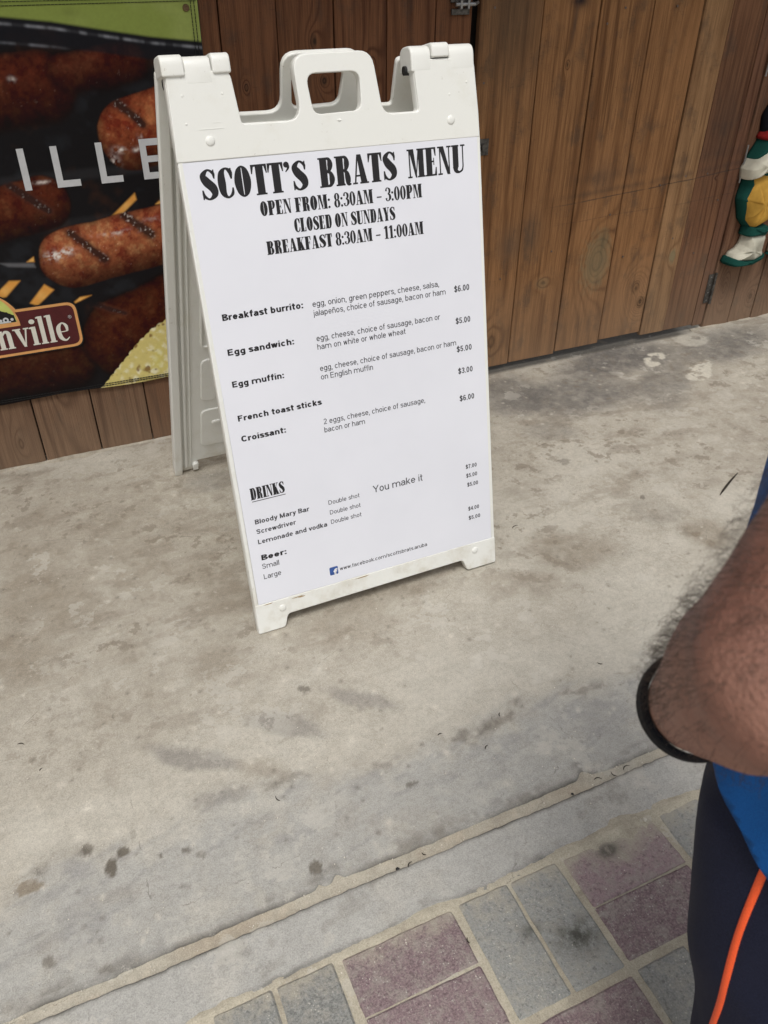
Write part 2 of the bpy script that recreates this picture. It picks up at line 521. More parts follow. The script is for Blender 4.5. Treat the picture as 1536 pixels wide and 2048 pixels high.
# kerb strip
k_lo = 0.606 - edge_noise(xj, 131, 0.008) + 0.012 * np.exp(-((xj - 0.37) / 0.05) ** 2) + 0.004 * np.sin(xj * 7)
k_hi = 0.6985 - edge_noise(xj, 151, 0.0075)
T = np.linspace(0, 1, 34)
U = np.repeat(xj[None], 34, 0); V = k_lo[None] + T[:, None] * (k_hi - k_lo)[None]
Z = fbm(U, V, 12, 81, 4) * 0.0015 - 0.0005
c = np.zeros(U.shape + (3,)) + np.array((0.400, 0.392, 0.365))
c = lerp(c, (0.45, 0.43, 0.385), sst(fbm(U, V, 9, 83, 4, .6), 0, 0.3) * 0.7)
c = lerp(c, (0.25, 0.235, 0.205), sst(fbm(U, V, 24, 85, 4, .6), 0.05, 0.3) * 0.5)
c = lerp(c, (0.12, 0.115, 0.10), np.exp(-((V - k_hi[None]) / 0.005) ** 2) * np.clip(0.75 + 1.5 * fbm(U, V, 11, 87, 3), 0, 1))
c = lerp(c, (0.13, 0.125, 0.11), np.exp(-((V - k_lo[None]) / 0.006) ** 2) * np.clip(0.55 + 1.8 * fbm(U, V, 6, 89, 3), 0, 1))  # shadow line between kerb and pavers, painted into the kerb colour
c = lerp(c, (0.10, 0.098, 0.09), np.exp(-((V - k_lo[None] - 0.006) / 0.011) ** 2 - ((U - 0.59) / 0.07) ** 2) * np.clip(.8 + 1.5 * fbm(U, V, 30, 99, 3), 0, 1))
U = np.concatenate([U[:1], U, U[-1:]]); V = np.concatenate([V[:1], V, V[-1:]])
Z = np.concatenate([Z[:1] - 0.02, Z, Z[-1:] - 0.02]); c = np.concatenate([c[:1] * .7, c, c[-1:] * .7])
link('kerb_strip', grid_mesh(U, V, Z, c), concrete, kind='structure')

# sand bed under and between the pavers
xb = np.concatenate([np.linspace(-6, -0.1, 30), np.arange(-0.095, 1.3, 0.005), np.linspace(1.32, 8, 60)])
yb = np.concatenate([np.linspace(-4, 0.05, 30), np.arange(0.055, 0.64, 0.005)])
U, V = np.meshgrid(xb, yb)
Z = -0.0032 + fbm(U, V, 45, 91, 4) * 0.004
heap = np.exp(-((U - 0.72) / 0.10) ** 2 - ((V - 0.596) / 0.030) ** 2) * 0.0030 + np.exp(-((V - 0.607) / 0.010) ** 2) * 0.0030
heap += np.exp(-((U - 0.85) / 0.12) ** 2 - ((V - 0.60) / 0.03) ** 2) * 0.002
Z = Z + heap * np.clip(1 + 1.4 * fbm(U, V, 30, 93, 3), 0, 2)
c = np.zeros(U.shape + (3,)) + np.array((0.44, 0.40, 0.315))
c = lerp(c, (0.34, 0.30, 0.235), sst(fbm(U, V, 18, 95, 4, .6), 0.02, 0.3) * 0.7)
c = lerp(c, (0.13, 0.12, 0.095), np.exp(-((U - 0.705) / 0.017) ** 2 - ((V - 0.581) / 0.012) ** 2) * 0.8)
link('sand_bed', grid_mesh(U, V, Z, c), concrete, kind='structure')

# wide ground to the horizon
gm = Mat('sandy_ground', 0.95, 0.1)
gm.color(gm.mix(gm.noise(gm.pos(), 1.3, 6, 0.7), (0.30, 0.26, 0.20), (0.42, 0.37, 0.29)))
link('ground', mesh_of([(-200, -200, -0.05), (200, -200, -0.05), (200, 200, -0.05), (-200, 200, -0.05)], [(0, 1, 2, 3)]), gm.mat, kind='structure')

# pavers
def paver_mat(name, base, dark):
    m = Mat(name, 0.88, 0.2)
    P = m.pos()
    a = m.noise(P, 300, 4, 0.75); b = m.noise(P, 38, 5, 0.7); r = m.rnd()
    c = m.mix(a.step(0.32, 0.68), dark, base)
    c = m.mix((r - 0.5) * 0.5 + 0.25, c, tuple(x * 1.35 for x in base))
    c = m.mix(b.step(0.42, 0.66) * 0.50, c, (0.38, 0.355, 0.305))
    e_ = m.noise(P, 120, 4, 0.7)
    c = m.mix(e_.step(0.55, 0.64) * 0.45, c, (0.42, 0.40, 0.35))
    c = m.mix((1 - e_.step(0.36, 0.43)) * 0.45, c, tuple(k * 0.6 for k in dark))
    s1 = m.voro(P, 170)
    c = m.mix((1 - s1.step(0.10, 0.24)) * m.noise(P, 60, 2).step(0.44, 0.6) * 0.85, c, (0.56, 0.54, 0.49))
    x, y, z = m.sep(P)
    # blown sand lying on the stones beside the kerb
    d = y + (m.noise(P, 30, 5, 0.7) - 0.5) * 0.14 + ((x - 0.74) / 0.09).pow(2.0)._m('MULTIPLY', -1.0).exp() * 0.030
    c = m.mix(d.step(0.560, 0.622) * 0.85, c, (0.44, 0.40, 0.32))
    # tar-like stain on the grey pair
    q = ((x - 0.566) / 0.040).pow(2.0) + ((y - 0.474) / 0.028).pow(2.0)
    q2 = ((x - 0.502) / 0.020).pow(2.0) + ((y - 0.512) / 0.014).pow(2.0)
    w = (q * -1.0).exp() + (q2 * -1.0).exp() * 0.7
    c = m.mix((w * b.step(0.30, 0.60) * 0.95).clamp(), c, (0.06, 0.06, 0.05))
    ring = ((q - 2.6).abs() * -2.2).exp()
    c = m.mix((ring * b.step(0.45, 0.65) * 0.45).clamp(), c, (0.42, 0.41, 0.37))
    q3 = (((x - 0.705) / 0.022).pow(2.0) + ((y - 0.578) / 0.014).pow(2.0)) + (b - 0.5) * 1.6
    c = m.mix(((q3 * -1.3).exp() * 1.4).clamp() * b.step(0.25, 0.5) * 0.85, c, (0.11, 0.105, 0.085))
    m.color(c)
    m.bump(a * 0.6 + b * 0.8 + e_ * 0.8, 0.004, 0.8)
    return m.mat
red_p = paver_mat('mauve_paver_concrete', (0.330, 0.245, 0.252), (0.145, 0.102, 0.110))
grey_p = paver_mat('grey_paver_concrete', (0.320, 0.322, 0.304), (0.155, 0.158, 0.150))

def paver_mesh(w, h, seed):
    rr = random.Random(seed)
    n = 3
    pts = []
    cr_ = 0.0035
    base = round_poly([(-w / 2, -h / 2), (w / 2, -h / 2), (w / 2, h / 2), (-w / 2, h / 2)], cr_, 2)
    out = []
    for i in range(len(base)):
        p, q = base[i], base[(i + 1) % len(base)]
        L = math.hypot(q[0] - p[0], q[1] - p[1]); k = 6 if L > 0.03 else 1
        for j in range(k):
            s = j / k
            out.append((p[0] + (q[0] - p[0]) * s + rr.uniform(-.0007, .0007), p[1] + (q[1] - p[1]) * s + rr.uniform(-.0007, .0007)))
    N = len(out)
    vs = [(x, y, -0.05) for x, y in out] + [(x, y, -0.0025) for x, y in out]
    vs += [(x * (1 - 0.0035 / (w / 2)), y * (1 - 0.0035 / (h / 2)), 0.0003) for x, y in out]
    fs = []
    for r_ in range(2):
        for i in range(N):
            j = (i + 1) % N
            fs.append((r_ * N + i, r_ * N + j, (r_ + 1) * N + j, (r_ + 1) * N + i))
    fs.append(tuple(2 * N + i for i in range(N)))
    return mesh_of(vs, fs)

pav = thing('paving', 'basket weave paving of mauve and grey concrete pavers beside the kerb strip', 'paving', (0, 0, 0))
CELL = 0.2085
flatm = [[paver_mesh(0.1965, 0.0925, k) for k in range(3)], [paver_mesh(0.0925, 0.1935, 10 + k) for k in range(3)]]
pm = {}
for oi in (0, 1):
    for k in range(3):
        for mi, mt in enumerate((red_p, grey_p)):
            me = flatm[oi][k].copy(); me.materials.append(mt); pm[(oi, k, mi)] = me
rr = random.Random(5)
for i in range(-5, 7):
    for j in range(0, 6):
        cx = 0.302 + i * CELL; cy = 0.5030 - j * 0.2065
        red = (i + j) % 2 == 0
        for s in (-1, 1):
            if red: o = bpy.data.objects.new('paver', pm[(0, rr.randrange(3), 0)]); lx, ly = cx, cy + s * 0.0475
            else: o = bpy.data.objects.new('paver', pm[(1, rr.randrange(3), 1)]); lx, ly = cx + s * 0.0500, cy
            COL.objects.link(o); o.parent = pav
            zz = rr.uniform(-0.0006, 0.0012)
            o.location = (lx + rr.uniform(-.001, .001), ly + rr.uniform(-.001, .001), zz)
            o.rotation_euler = (rr.uniform(-.004, .004), rr.uniform(-.004, .004), rr.uniform(-.008, .008))

# litter: twigs, leaf bits, pebbles
twm = flat('dry_twig_bark', (0.035, 0.028, 0.022), 0.9, var=0.3, scale=400)
pbm = flat('pale_shell_grit', (0.62, 0.58, 0.50), 0.8, var=0.15, scale=300)
bkm = flat('black_pebble', (0.02, 0.02, 0.02), 0.5)
def tube_mesh(pts, rads, seg=6):
    vs, fs = [], []
    pts = [Vector(p) for p in pts]
    for i, p in enumerate(pts):
        t = (pts[min(i + 1, len(pts) - 1)] - pts[max(i - 1, 0)]).normalized()
        a = t.cross(Vector((0, 0, 1)))
        if a.length < 1e-3: a = t.cross(Vector((0, 1, 0)))
        a.normalize(); b = t.cross(a)
        for k in range(seg):
            th = 2 * math.pi * k / seg
            vs.append(p + (a * math.cos(th) + b * math.sin(th)) * rads[i])
    for i in range(len(pts) - 1):
        for k in range(seg):
            k2 = (k + 1) % seg
            fs.append((i * seg + k, i * seg + k2, (i + 1) * seg + k2, (i + 1) * seg + k))
    fs.append(tuple(range(seg))[::-1]); fs.append(tuple((len(pts) - 1) * seg + k for k in range(seg)))
    return mesh_of(vs, fs)
def twig(u, v, L, ang, r_, label, curv=0.15, group=None):
    pts = []
    for k in range(6):
        s = (k / 5 - .5) * L
        pts.append((s * math.cos(ang) - math.sin(ang) * curv * L * (1 - (2 * k / 5 - 1) ** 2), s * math.sin(ang) + math.cos(ang) * curv * L * (1 - (2 * k / 5 - 1) ** 2), r_ * 0.8))
    o = link('twig', tube_mesh(pts, [r_ * .3, r_ * .9, r_, r_ * .9, r_ * .7, r_ * .3]), twm)
    o.location = (u, v, 0.0006); o['label'] = label; o['category'] = 'twig'
    if group: o['group'] = group
twig(1.755, 1.393, 0.150, 0.48, 0.0035, 'long dark dry twig on the pale concrete beside the blue shirt', 0.012)
G_ = 'tiny dark twigs scattered on the concrete'
T_ = 'tiny dark twig fragment lying loose on the pale concrete slab'
for (u, v, L, a) in ((-0.225, 1.245, .014, -.5), (-0.194, 1.166, .008, .8), (0.204, 0.918, .014, 1.9), (0.621, 0.86, .012, .6), (0.55, 0.926, .010, .1),
                     (1.064, 1.468, .022, .3), (0.967, 0.956, .012, 2.4), (0.688, 0.921, .010, 1.0), (-0.29, 1.09, .010, 1.7)):
    twig(u, v, L, a, 0.0011, T_, 0.2, G_)
G2 = 'tiny dark twigs lying in the sandy joint'
for (u, v, L, a) in ((0.373, 0.697, .013, .6), (0.404, 0.706, .009, 2.2), (0.778, 0.707, .016, -.3), (0.814, 0.705, .014, 1.9), (0.845, 0.706, .018, .2), (0.402, 0.541, .010, 1.5)):
    twig(u, v, L, a, 0.0011, 'tiny dark twig fragment caught in a sandy joint of the paving', 0.25, G2)
def pebble(u, v, r_, m, label, z=0.0):
    bm = bmesh.new(); bmesh.ops.create_icosphere(bm, subdivisions=2, radius=r_)
    for vt in bm.verts: vt.co.z *= 0.6; vt.co += vt.normal * mnoise.noise(vt.co * 400 + Vector((u, v, 0)) * 50) * r_ * .3
    o = link('pebble', bm_mesh(bm), m, smooth=True); o.location = (u, v, z + r_ * .35); o['label'] = label; o['category'] = 'pebble'
pebble(0.350, 0.700, 0.0036, bkm, 'round black pebble in the sandy joint, nearest the two twigs', -0.003)
pebble(0.716, 0.702, 0.0028, bkm, 'small black pebble in the sandy joint beside the chipped slab edge', -0.003)
pebble(0.803, 0.600, 0.0040, pbm, 'white pebble at the foot of the kerb strip by the dark shorts', 0.002)
bm = bmesh.new()
r = random.Random(9)
for k in range(700):
    u, v = r.uniform(-.35, 2.2), r.uniform(0.3, 1.9)
    if k % 3: v = r.choice((r.uniform(.69, .725), r.uniform(.3, .6), r.uniform(.75, 1.2))); u = r.uniform(-.35, 1.3)
    s = r.uniform(.0006, .0015)
    bmesh.ops.create_icosphere(bm, subdivisions=1, radius=s, matrix=Matrix.Translation((u, v, s * .4 - (0.0025 if 0.685 < v < .73 else 0))) @ Matrix.Rotation(r.uniform(0, 3), 4, 'X'))
link('grit', bm_mesh(bm), pbm, label='pale shell grit sprinkled over the slab and pavers', category='grit', kind='stuff')

# ================================================================== TIMBER WALL
def wood(name, seed, light, dark, knots=(), F=55.0, amp=7.0, ring=0.55, rough=0.72, foot=0.35, scuff=0.0, stain=()):
    """knots: (x, z, rx, rz, bend, core darkness, pale)"""
    m = Mat(name, 0.82, 0.12)
    x, y, z = m.sep(m.tc())
    sx = seed * 1.37
    wp = m.vec(x * 5.0 + sx, y * 5.0, z * 0.55 + sx)
    g = m.noise(wp, 1.0, 2, 0.4) * amp + x * F * 0.35 + m.noise(m.vec(x * 22.0 + sx, y, z * 2.2), 1.0, 2) * 0.7
    core = None; pale = None; near = None
    for (kx, kz, rx, rz, bend, dk, pl) in knots:
        q = ((x - kx) / rx).pow(2.0) + ((z - kz) / rz).pow(2.0)
        e = (q * -1.0).exp()
        far = (q * -0.22).exp()
        g = g + far * bend * 1.1 + e * bend * 0.7
        near = far if near is None else near.mx(far)
        wob = m.noise(m.vec(x * 60.0 + sx, y, z * 40.0), 1.0, 3, 0.6)
        cc = ((e - 0.42 + (wob - 0.5) * 0.5) * 4.0).clamp() * dk
        core = cc if core is None else core.mx(cc)
        if pl:
            pp = ((far - 0.45 + (wob - 0.5) * 1.1) * 3.0).clamp() * pl
            pale = pp if pale is None else pale.mx(pp)
    s = (g * 6.2832).sin() * 0.5 + 0.5
    late = s.pow(3.5)
    fib = m.noise(m.vec(x * 420.0 + sx, y, z * 7.0), 1.0, 4, 0.65)
    fib2 = m.noise(m.vec(x * 90.0 + sx, y, z * 1.8 + sx), 1.0, 4, 0.6)
    low = m.noise(m.vec(x * 4.0 + sx, y, z * 1.6 + sx), 1.0, 4, 0.6)
    grime = m.noise(m.vec(x * 13.0 + sx, y, z * 8.0 + sx), 1.0, 5, 0.65)
    rm = m.noise(m.vec(x * 9.0 - sx, y, z * 1.0), 1.0, 2)
    rmask = rm.step(0.25, 0.65)
    if near is not None: rmask = rmask.mx((near * 1.6).clamp())
    c = m.mix(late * rmask * ring, light, dark)
    c = m.mix(fib.step(0.36, 0.66) * 0.55, c, tuple(k * 0.62 for k in dark))
    c = m.mix(fib2.step(0.46, 0.70) * 0.60, c, tuple(k * 0.75 for k in dark))
    c = m.mix(low.step(0.40, 0.72) * 0.40, c, tuple(k * 1.25 for k in light))
    c = m.mix(grime.step(0.50, 0.70) * 0.50, c, (0.060, 0.045, 0.035))
    # short saw marks across the face
    saw = m.noise(m.vec(x * 45.0 + sx, y, z * 230.0), 1.0, 2, 0.5)
    c = m.mix(saw.step(0.60, 0.72) * grime.step(0.40, 0.6) * 0.34, c, tuple(k * 0.5 for k in dark))
    # sun and splash bleached foot of the boards, edge wobbling
    w = ((z * -1.0 + 0.36 + (low - 0.5) * 0.25) / 0.34).clamp()
    c = m.mix(w * foot, c, (0.285, 0.215, 0.150))
    if core is not None:
        c = m.mix(core * (late * 0.55 + 0.45), c, (0.030, 0.020, 0.014))
    if pale is not None:
        c = m.mix(pale, c, (0.215, 0.175, 0.100))
    for (kx, kz, rx, rz, st, cl) in stain:
        q = ((x - kx + (grime - 0.5) * 0.05) / rx).pow(2.0) + ((z - kz + (grime - 0.5) * 0.06) / rz).pow(2.0)
        c = m.mix((q * -1.0).exp() * st, c, cl)
    if scuff:
        X, Y, Z = m.sep(m.pos())
        n = m.noise(m.vec(X * 3.0, Y, Z * 3.0), 1.0, 2)
        for (z0, k, wd, st) in ((0.560, 0.060, 0.0020, 0.75), (0.585, 0.055, 0.010, 0.35), (0.500, 0.035, 0.0015, 0.35), (0.640, 0.045, 0.020, 0.25)):
            d = (Z - (X - 1.5) * k - z0 + (n - 0.5) * 0.03).abs() / wd
            c = m.mix(((d * d * -1.0).exp() * grime.step(0.36, 0.52) * st * X.step(1.60, 1.85)).clamp(), c, (0.045, 0.035, 0.03))
    m.color(c)
    m.bump(late * -0.5 + fib * 0.9 + saw * 0.25 + (grime * 0.4), 0.0016, 0.8)
    return m.mat

backm = flat('dark_backing', (0.012, 0.009, 0.007), 0.9)
def plank(parent, u0, u1, z0, mat, top=2.5, v=WALL, gap=0.0035, thick=0.022, z1=None, label=None):
    w = (u1 - u0) / 2 - gap / 2
    me = box_mesh(-w, 0, 0, w, thick, (z1 or top) - z0, 0.0018, 1)
    me.materials.append(mat)
    o = bpy.data.objects.new('plank', me); COL.objects.link(o); o.parent = parent
    rr2 = random.Random(int(u0 * 1000))
    o.location = ((u0 + u1) / 2, v + rr2.uniform(-.0015, .0015), z0)
    o.rotation_euler = (0, rr2.uniform(-.0006, .0006), rr2.uniform(-.006, .006))
    return o

RL, RD = (0.178, 0.080, 0.040), (0.072, 0.029, 0.016)
GL, GD = (0.300, 0.152, 0.066), (0.100, 0.042, 0.018)
wall_l = thing('timber_wall', 'brown vertical board wall behind the sausage banner and sandwich board', 'wall', (0, 0, 0))
link('backing', box_mesh(-3.6, WALL + 0.045, 0.0, 1.42, WALL + 0.06, 2.5), backm, wall_l)
joints = [-3.46 + 0.162 * k for k in range(20)] + [-0.225, -0.067, 0.098, 0.256, 0.430, 0.601, 0.753, 0.912, 1.066, 1.217, 1.334]
knl = {-3: [(.04, .6, .01, .02, .8, .5, 0)], -2: [(.02, .7, .01, .02, .8, .5, 0)], -1: [(-.05, 0.02, .020, .030, 1.2, .2, 0)], 0: [(0.02, 0.075, .012, .030, 1.2, .25, 0)], 1: [(0.0, 0.30, .022, .10, 1.4, .1, 0), (-.02, 1.0, .01, .02, 1.4, .8, 0)], 2: [(0.0, 0.50, .022, .050, 1.2, .15, 0)],
       5: [(-.02, 0.985, .007, .012, 1.5, .9, 0)], 6: [(0.045, 0.99, .014, .018, 2.0, .9, 0), (.02, 1.085, .012, .022, 1.6, .9, 0)], 7: [(.03, 1.02, .012, .020, 1.6, .7, 0)]}
for i in range(len(joints) - 1):
    vis = i - 20
    mt = wood('timber_board', 3 + i, tuple(c * (0.92 + 0.16 * ((i * 37) % 10) / 10) for c in (RL if vis > 2 or vis < -3 else (0.200, 0.112, 0.066))), RD,
              knl.get(vis, [(0.02 * math.sin(i * 5), 0.3 + 0.5 * ((i * 7) % 5) / 5 + .4, .010, .016, 1.6, .8, 0)]), F=60, amp=6 + (i * 13) % 5, foot=0.35, ring=0.92) if vis >= -4 else (mt if i else wood('timber_board', 1, RL, RD))
    plank(wall_l, joints[i], joints[i + 1], 0.0, mt, v=WALL + 0.004)

door = thing('wooden_door', 'wide brown plank door right of the sandwich board, raised just off the concrete', 'door', (0, 0, 0))
# (u0, u1, z0, knots, light, stains)
D = [
 (1.352, 1.567, 0.020, [(0.02, 0.12, .035, .05, 1.6, .25, 0)], GL, [(0.0, 1.12, .12, .22, .60, (0.05, .04, .03)), (0.07, 0.44, .05, .06, .45, (.07, .06, .05))]),
 (1.567, 1.770, 0.022, [(0.005, 0.995, .006, .010, 1.0, 1.0, 0), (0.01, 0.31, .018, .014, 1.2, .3, .25)], GL, [(0.02, 1.135, .030, .020, .97, (.018, .015, .018)), (0.010, 1.08, .008, .06, .6, (.05, .035, .03)), (-.06, 0.46, .035, .08, .5, (.06, .05, .04))]),
 (1.770, 1.973, 0.030, [(0.030, 0.358, .040, .066, 3.4, .40, .50)], GL, [(0.045, 0.40, .020, .04, .55, (.09, .08, .05)), (0.0, 0.62, .05, .05, .35, (.07, .05, .04))]),
 (1.973, 2.174, 0.040, [(0.035, 0.232, .026, .034, 3.6, .55, 0), (0.075, 0.165, .024, .030, 4.0, .80, 0)], GL, []),
 (2.174, 2.290, 0.026, [(0.025, 0.33, .010, .018, 1.2, .2, .8)], (0.315, 0.182, 0.090), [(0.02, 0.93, .01, .01, .3, (.03, .02, .02))]),
 (2.290, 2.440, 0.026, [(0.02, 0.60, .006, .006, .4, .6, 0)], (0.185, 0.092, 0.050), [(0.0, 0.75, .07, .16, .45, (.045, .03, .025))]),
 (2.440, 2.494, 0.020, [], (0.17, 0.085, 0.052), []),
]
for i, (u0, u1, z0, kn, lt, st) in enumerate(D):
    kn = [(a, b - z0, c_, d, e, f_, g_) for (a, b, c_, d, e, f_, g_) in kn]
    mt = wood('door_board', 40 + i * 3.3, lt, GD if i < 5 else RD, kn, F=40 if i < 5 else 110, amp=4.2 if i < 5 else 4.0, ring=0.74 if i < 5 else 0.9, foot=0.30, scuff=1, stain=st)
    g = 0.0035 if i not in (4,) else 0.0006
    o = plank(door, u0, u1, z0, mt, v=WALL - 0.002 + (0.004 if i == 3 else 0), gap=(0.0045, 0.0045, 0.006, 0.005, 0.0012, 0.002, 0.004)[i])
link('ledge', box_mesh(1.36, WALL + 0.024, 0.28, 2.49, WALL + 0.045, 0.40, .002), wood('door_ledge', 90, RL, RD), door)
link('ledge', box_mesh(1.36, WALL + 0.024, 1.55, 2.49, WALL + 0.045, 1.67, .002), door.children[-1].data.materials[0], door)

wall_r = thing('timber_wall', 'reddish brown board wall beyond the hinges on the far right', 'wall', (0, 0, 0))
link('backing', box_mesh(2.50, WALL + 0.045, 0.0, 5.0, WALL + 0.06, 2.5), backm, wall_r)
jr = [2.506, 2.640, 2.765, 2.915, 3.07, 3.22, 3.38, 3.54, 3.70, 3.86, 4.02, 4.18, 4.34, 4.5, 4.66, 4.82, 4.98]
for i in range(len(jr) - 1):
    if i < 4:
        mt = wood('wall_board', 70 + i * 2.1, (0.190, 0.100, 0.060), RD, [(0.0, 0.16, .016, .05, 2.6, .1, 0)] if i % 2 == 0 else [(0.03, 0.10, .02, .03, 2, .3, 0)], F=80, amp=7, ring=0.85, foot=0.45)
    plank(wall_r, jr[i], jr[i + 1], 0.0, mt, v=WALL + 0.002)
link('sill_board', box_mesh(-3.6, WALL + 0.06, 2.5, 5.0, WALL - 0.02, 2.56), wood('top_board', 99, RL, RD), wall_l)
# unseen eave, added to keep sun off the wall and nearby slab
ev = thing('added_shade_eave', 'unseen board eave added to shade the timber wall', 'roof', (0, 0, 0))
for k in range(5):
    link('shade_eave_board', box_mesh(-3.6, WALL - 0.95 + k * 0.20, 2.50 + k * 0.03, 5.0, WALL - 0.753 + k * 0.20, 2.525 + k * 0.03), wall_l.children[-1].data.materials[0], ev)

# sandy wash where board foot meets slab
bm = bmesh.new()
me_parts = []
xs2 = np.concatenate([np.arange(-1.2, 1.34, 0.01), [1.341]])
def crust(u0, u1, hgt, dep, seed):
    x_ = np.arange(u0, u1, 0.008); t_ = np.linspace(0, 1, 8)
    U, T_ = np.meshgrid(x_, t_)
    n = 0.55 + 1.3 * fbm(U, U * 0, 9, seed, 4)
    V = WALL + 0.003 - T_ * dep * np.clip(n, 0.15, 1.4)
    Z = hgt * np.clip(n, 0.1, 1.3) * (1 - T_) ** 2 + fbm(U, V, 70, seed + 1, 3) * 0.002 - 0.0002
    c = np.zeros(U.shape + (3,)) + np.array((0.42, 0.38, 0.31))
    c = lerp(c, (0.26, 0.23, 0.18), sst(fbm(U, V, 30, seed + 2, 3), 0, .3) * .7)
    return grid_mesh(U, V, Z, c)
for me, lb in ((crust(-1.5, 1.33, 0.007, 0.035, 201), 0), (crust(2.44, 4.9, 0.010, 0.040, 211), 0)):
    link('sand_drift', me, concrete, kind='structure')

# hardware
iron = flat('weathered_iron', (0.095, 0.088, 0.080), 0.55, 0.5, 0.7, 0.35, 90, 0.0006)
galv = flat('galvanised_steel', (0.30, 0.30, 0.30), 0.42, 0.5, 0.9, 0.2, 120)
def cyl(p0, p1, r_, seg=14):
    return tube_mesh([p0, p1], [r_, r_], seg)
def hinge(z0, z1, u, rust=False):
    pin = tube_mesh([(u, WALL - 0.010, z0), (u, WALL - 0.010, z1)], [0.0055 if rust else .0032] * 2, 12)
    h = link('hinge', pin, iron if rust else galv, door)
    if not rust: return
    link('leaf', box_mesh(u - 0.030, WALL - 0.0062, z0 + .004, u - 0.004, WALL - 0.0038, z1 - .004, .0006), iron, h)
    for k in range(4):
        zz = z0 + (z1 - z0) * (k + 0.5) / 4
        link('screw', cyl((u - 0.018, WALL - 0.0075, zz), (u - 0.018, WALL - 0.006, zz), .0028, 8), galv, h)
hinge(0.575, 0.705, 2.4985); hinge(0.925, 1.060, 2.4985); hinge(0.110, 0.235, 2.4985, True)
# hasp and staple at the top of the left wall
la = link('hasp', box_mesh(1.262, WALL - 0.004, 1.135, 1.318, WALL + 0.003, 1.150, .001), iron, wall_l)
link('hasp_plate', box_mesh(1.258, WALL - 0.0035, 1.165, 1.322, WALL + 0.003, 1.200, .001), iron, la)
link('bolt', tube_mesh([(1.268, WALL - 0.012, 1.161), (1.330, WALL - 0.012, 1.161), (1.336, WALL - 0.020, 1.166)], [.0055, .0055, .004], 10), galv, la)
link('keeper', box_mesh(1.281, WALL - 0.019, 1.150, 1.288, WALL - 0.002, 1.172, .001), galv, la)
link('keeper', box_mesh(1.304, WALL - 0.019, 1.150, 1.311, WALL - 0.002, 1.172, .001), galv, la)
lb_ = link('bracket', box_mesh(1.360, WALL - 0.006, 0.758, 1.412, WALL - 0.0022, 0.806, .001), iron, door)
link('bolt', cyl((1.392, WALL - 0.018, 0.783), (1.392, WALL - 0.006, 0.783), .011, 8), iron, lb_)
link('tongue', box_mesh(1.346, WALL - 0.012, 0.776, 1.380, WALL - 0.006, 0.790, .001), galv, lb_)
# nail heads on boards
nb = []
for (u, z) in ((1.38, .96), (1.40, 1.15), (1.50, .35), (1.70, .42), (1.80, 1.10), (1.93, .52), (2.02, .36), (2.13, .60), (2.24, .62), (2.34, .62), (2.36, .33), (2.06, 1.14), (1.86, 1.14), (2.24, .40), (2.42, .52)):
    nb.append(cyl((u, WALL - 0.0042, z), (u, WALL - 0.0015, z), .0034, 8))
nd = flat('nail_steel', (0.13, 0.10, 0.085), 0.5, 0.5, 0.6)
for me in nb:
    link('nail', me, nd, door)

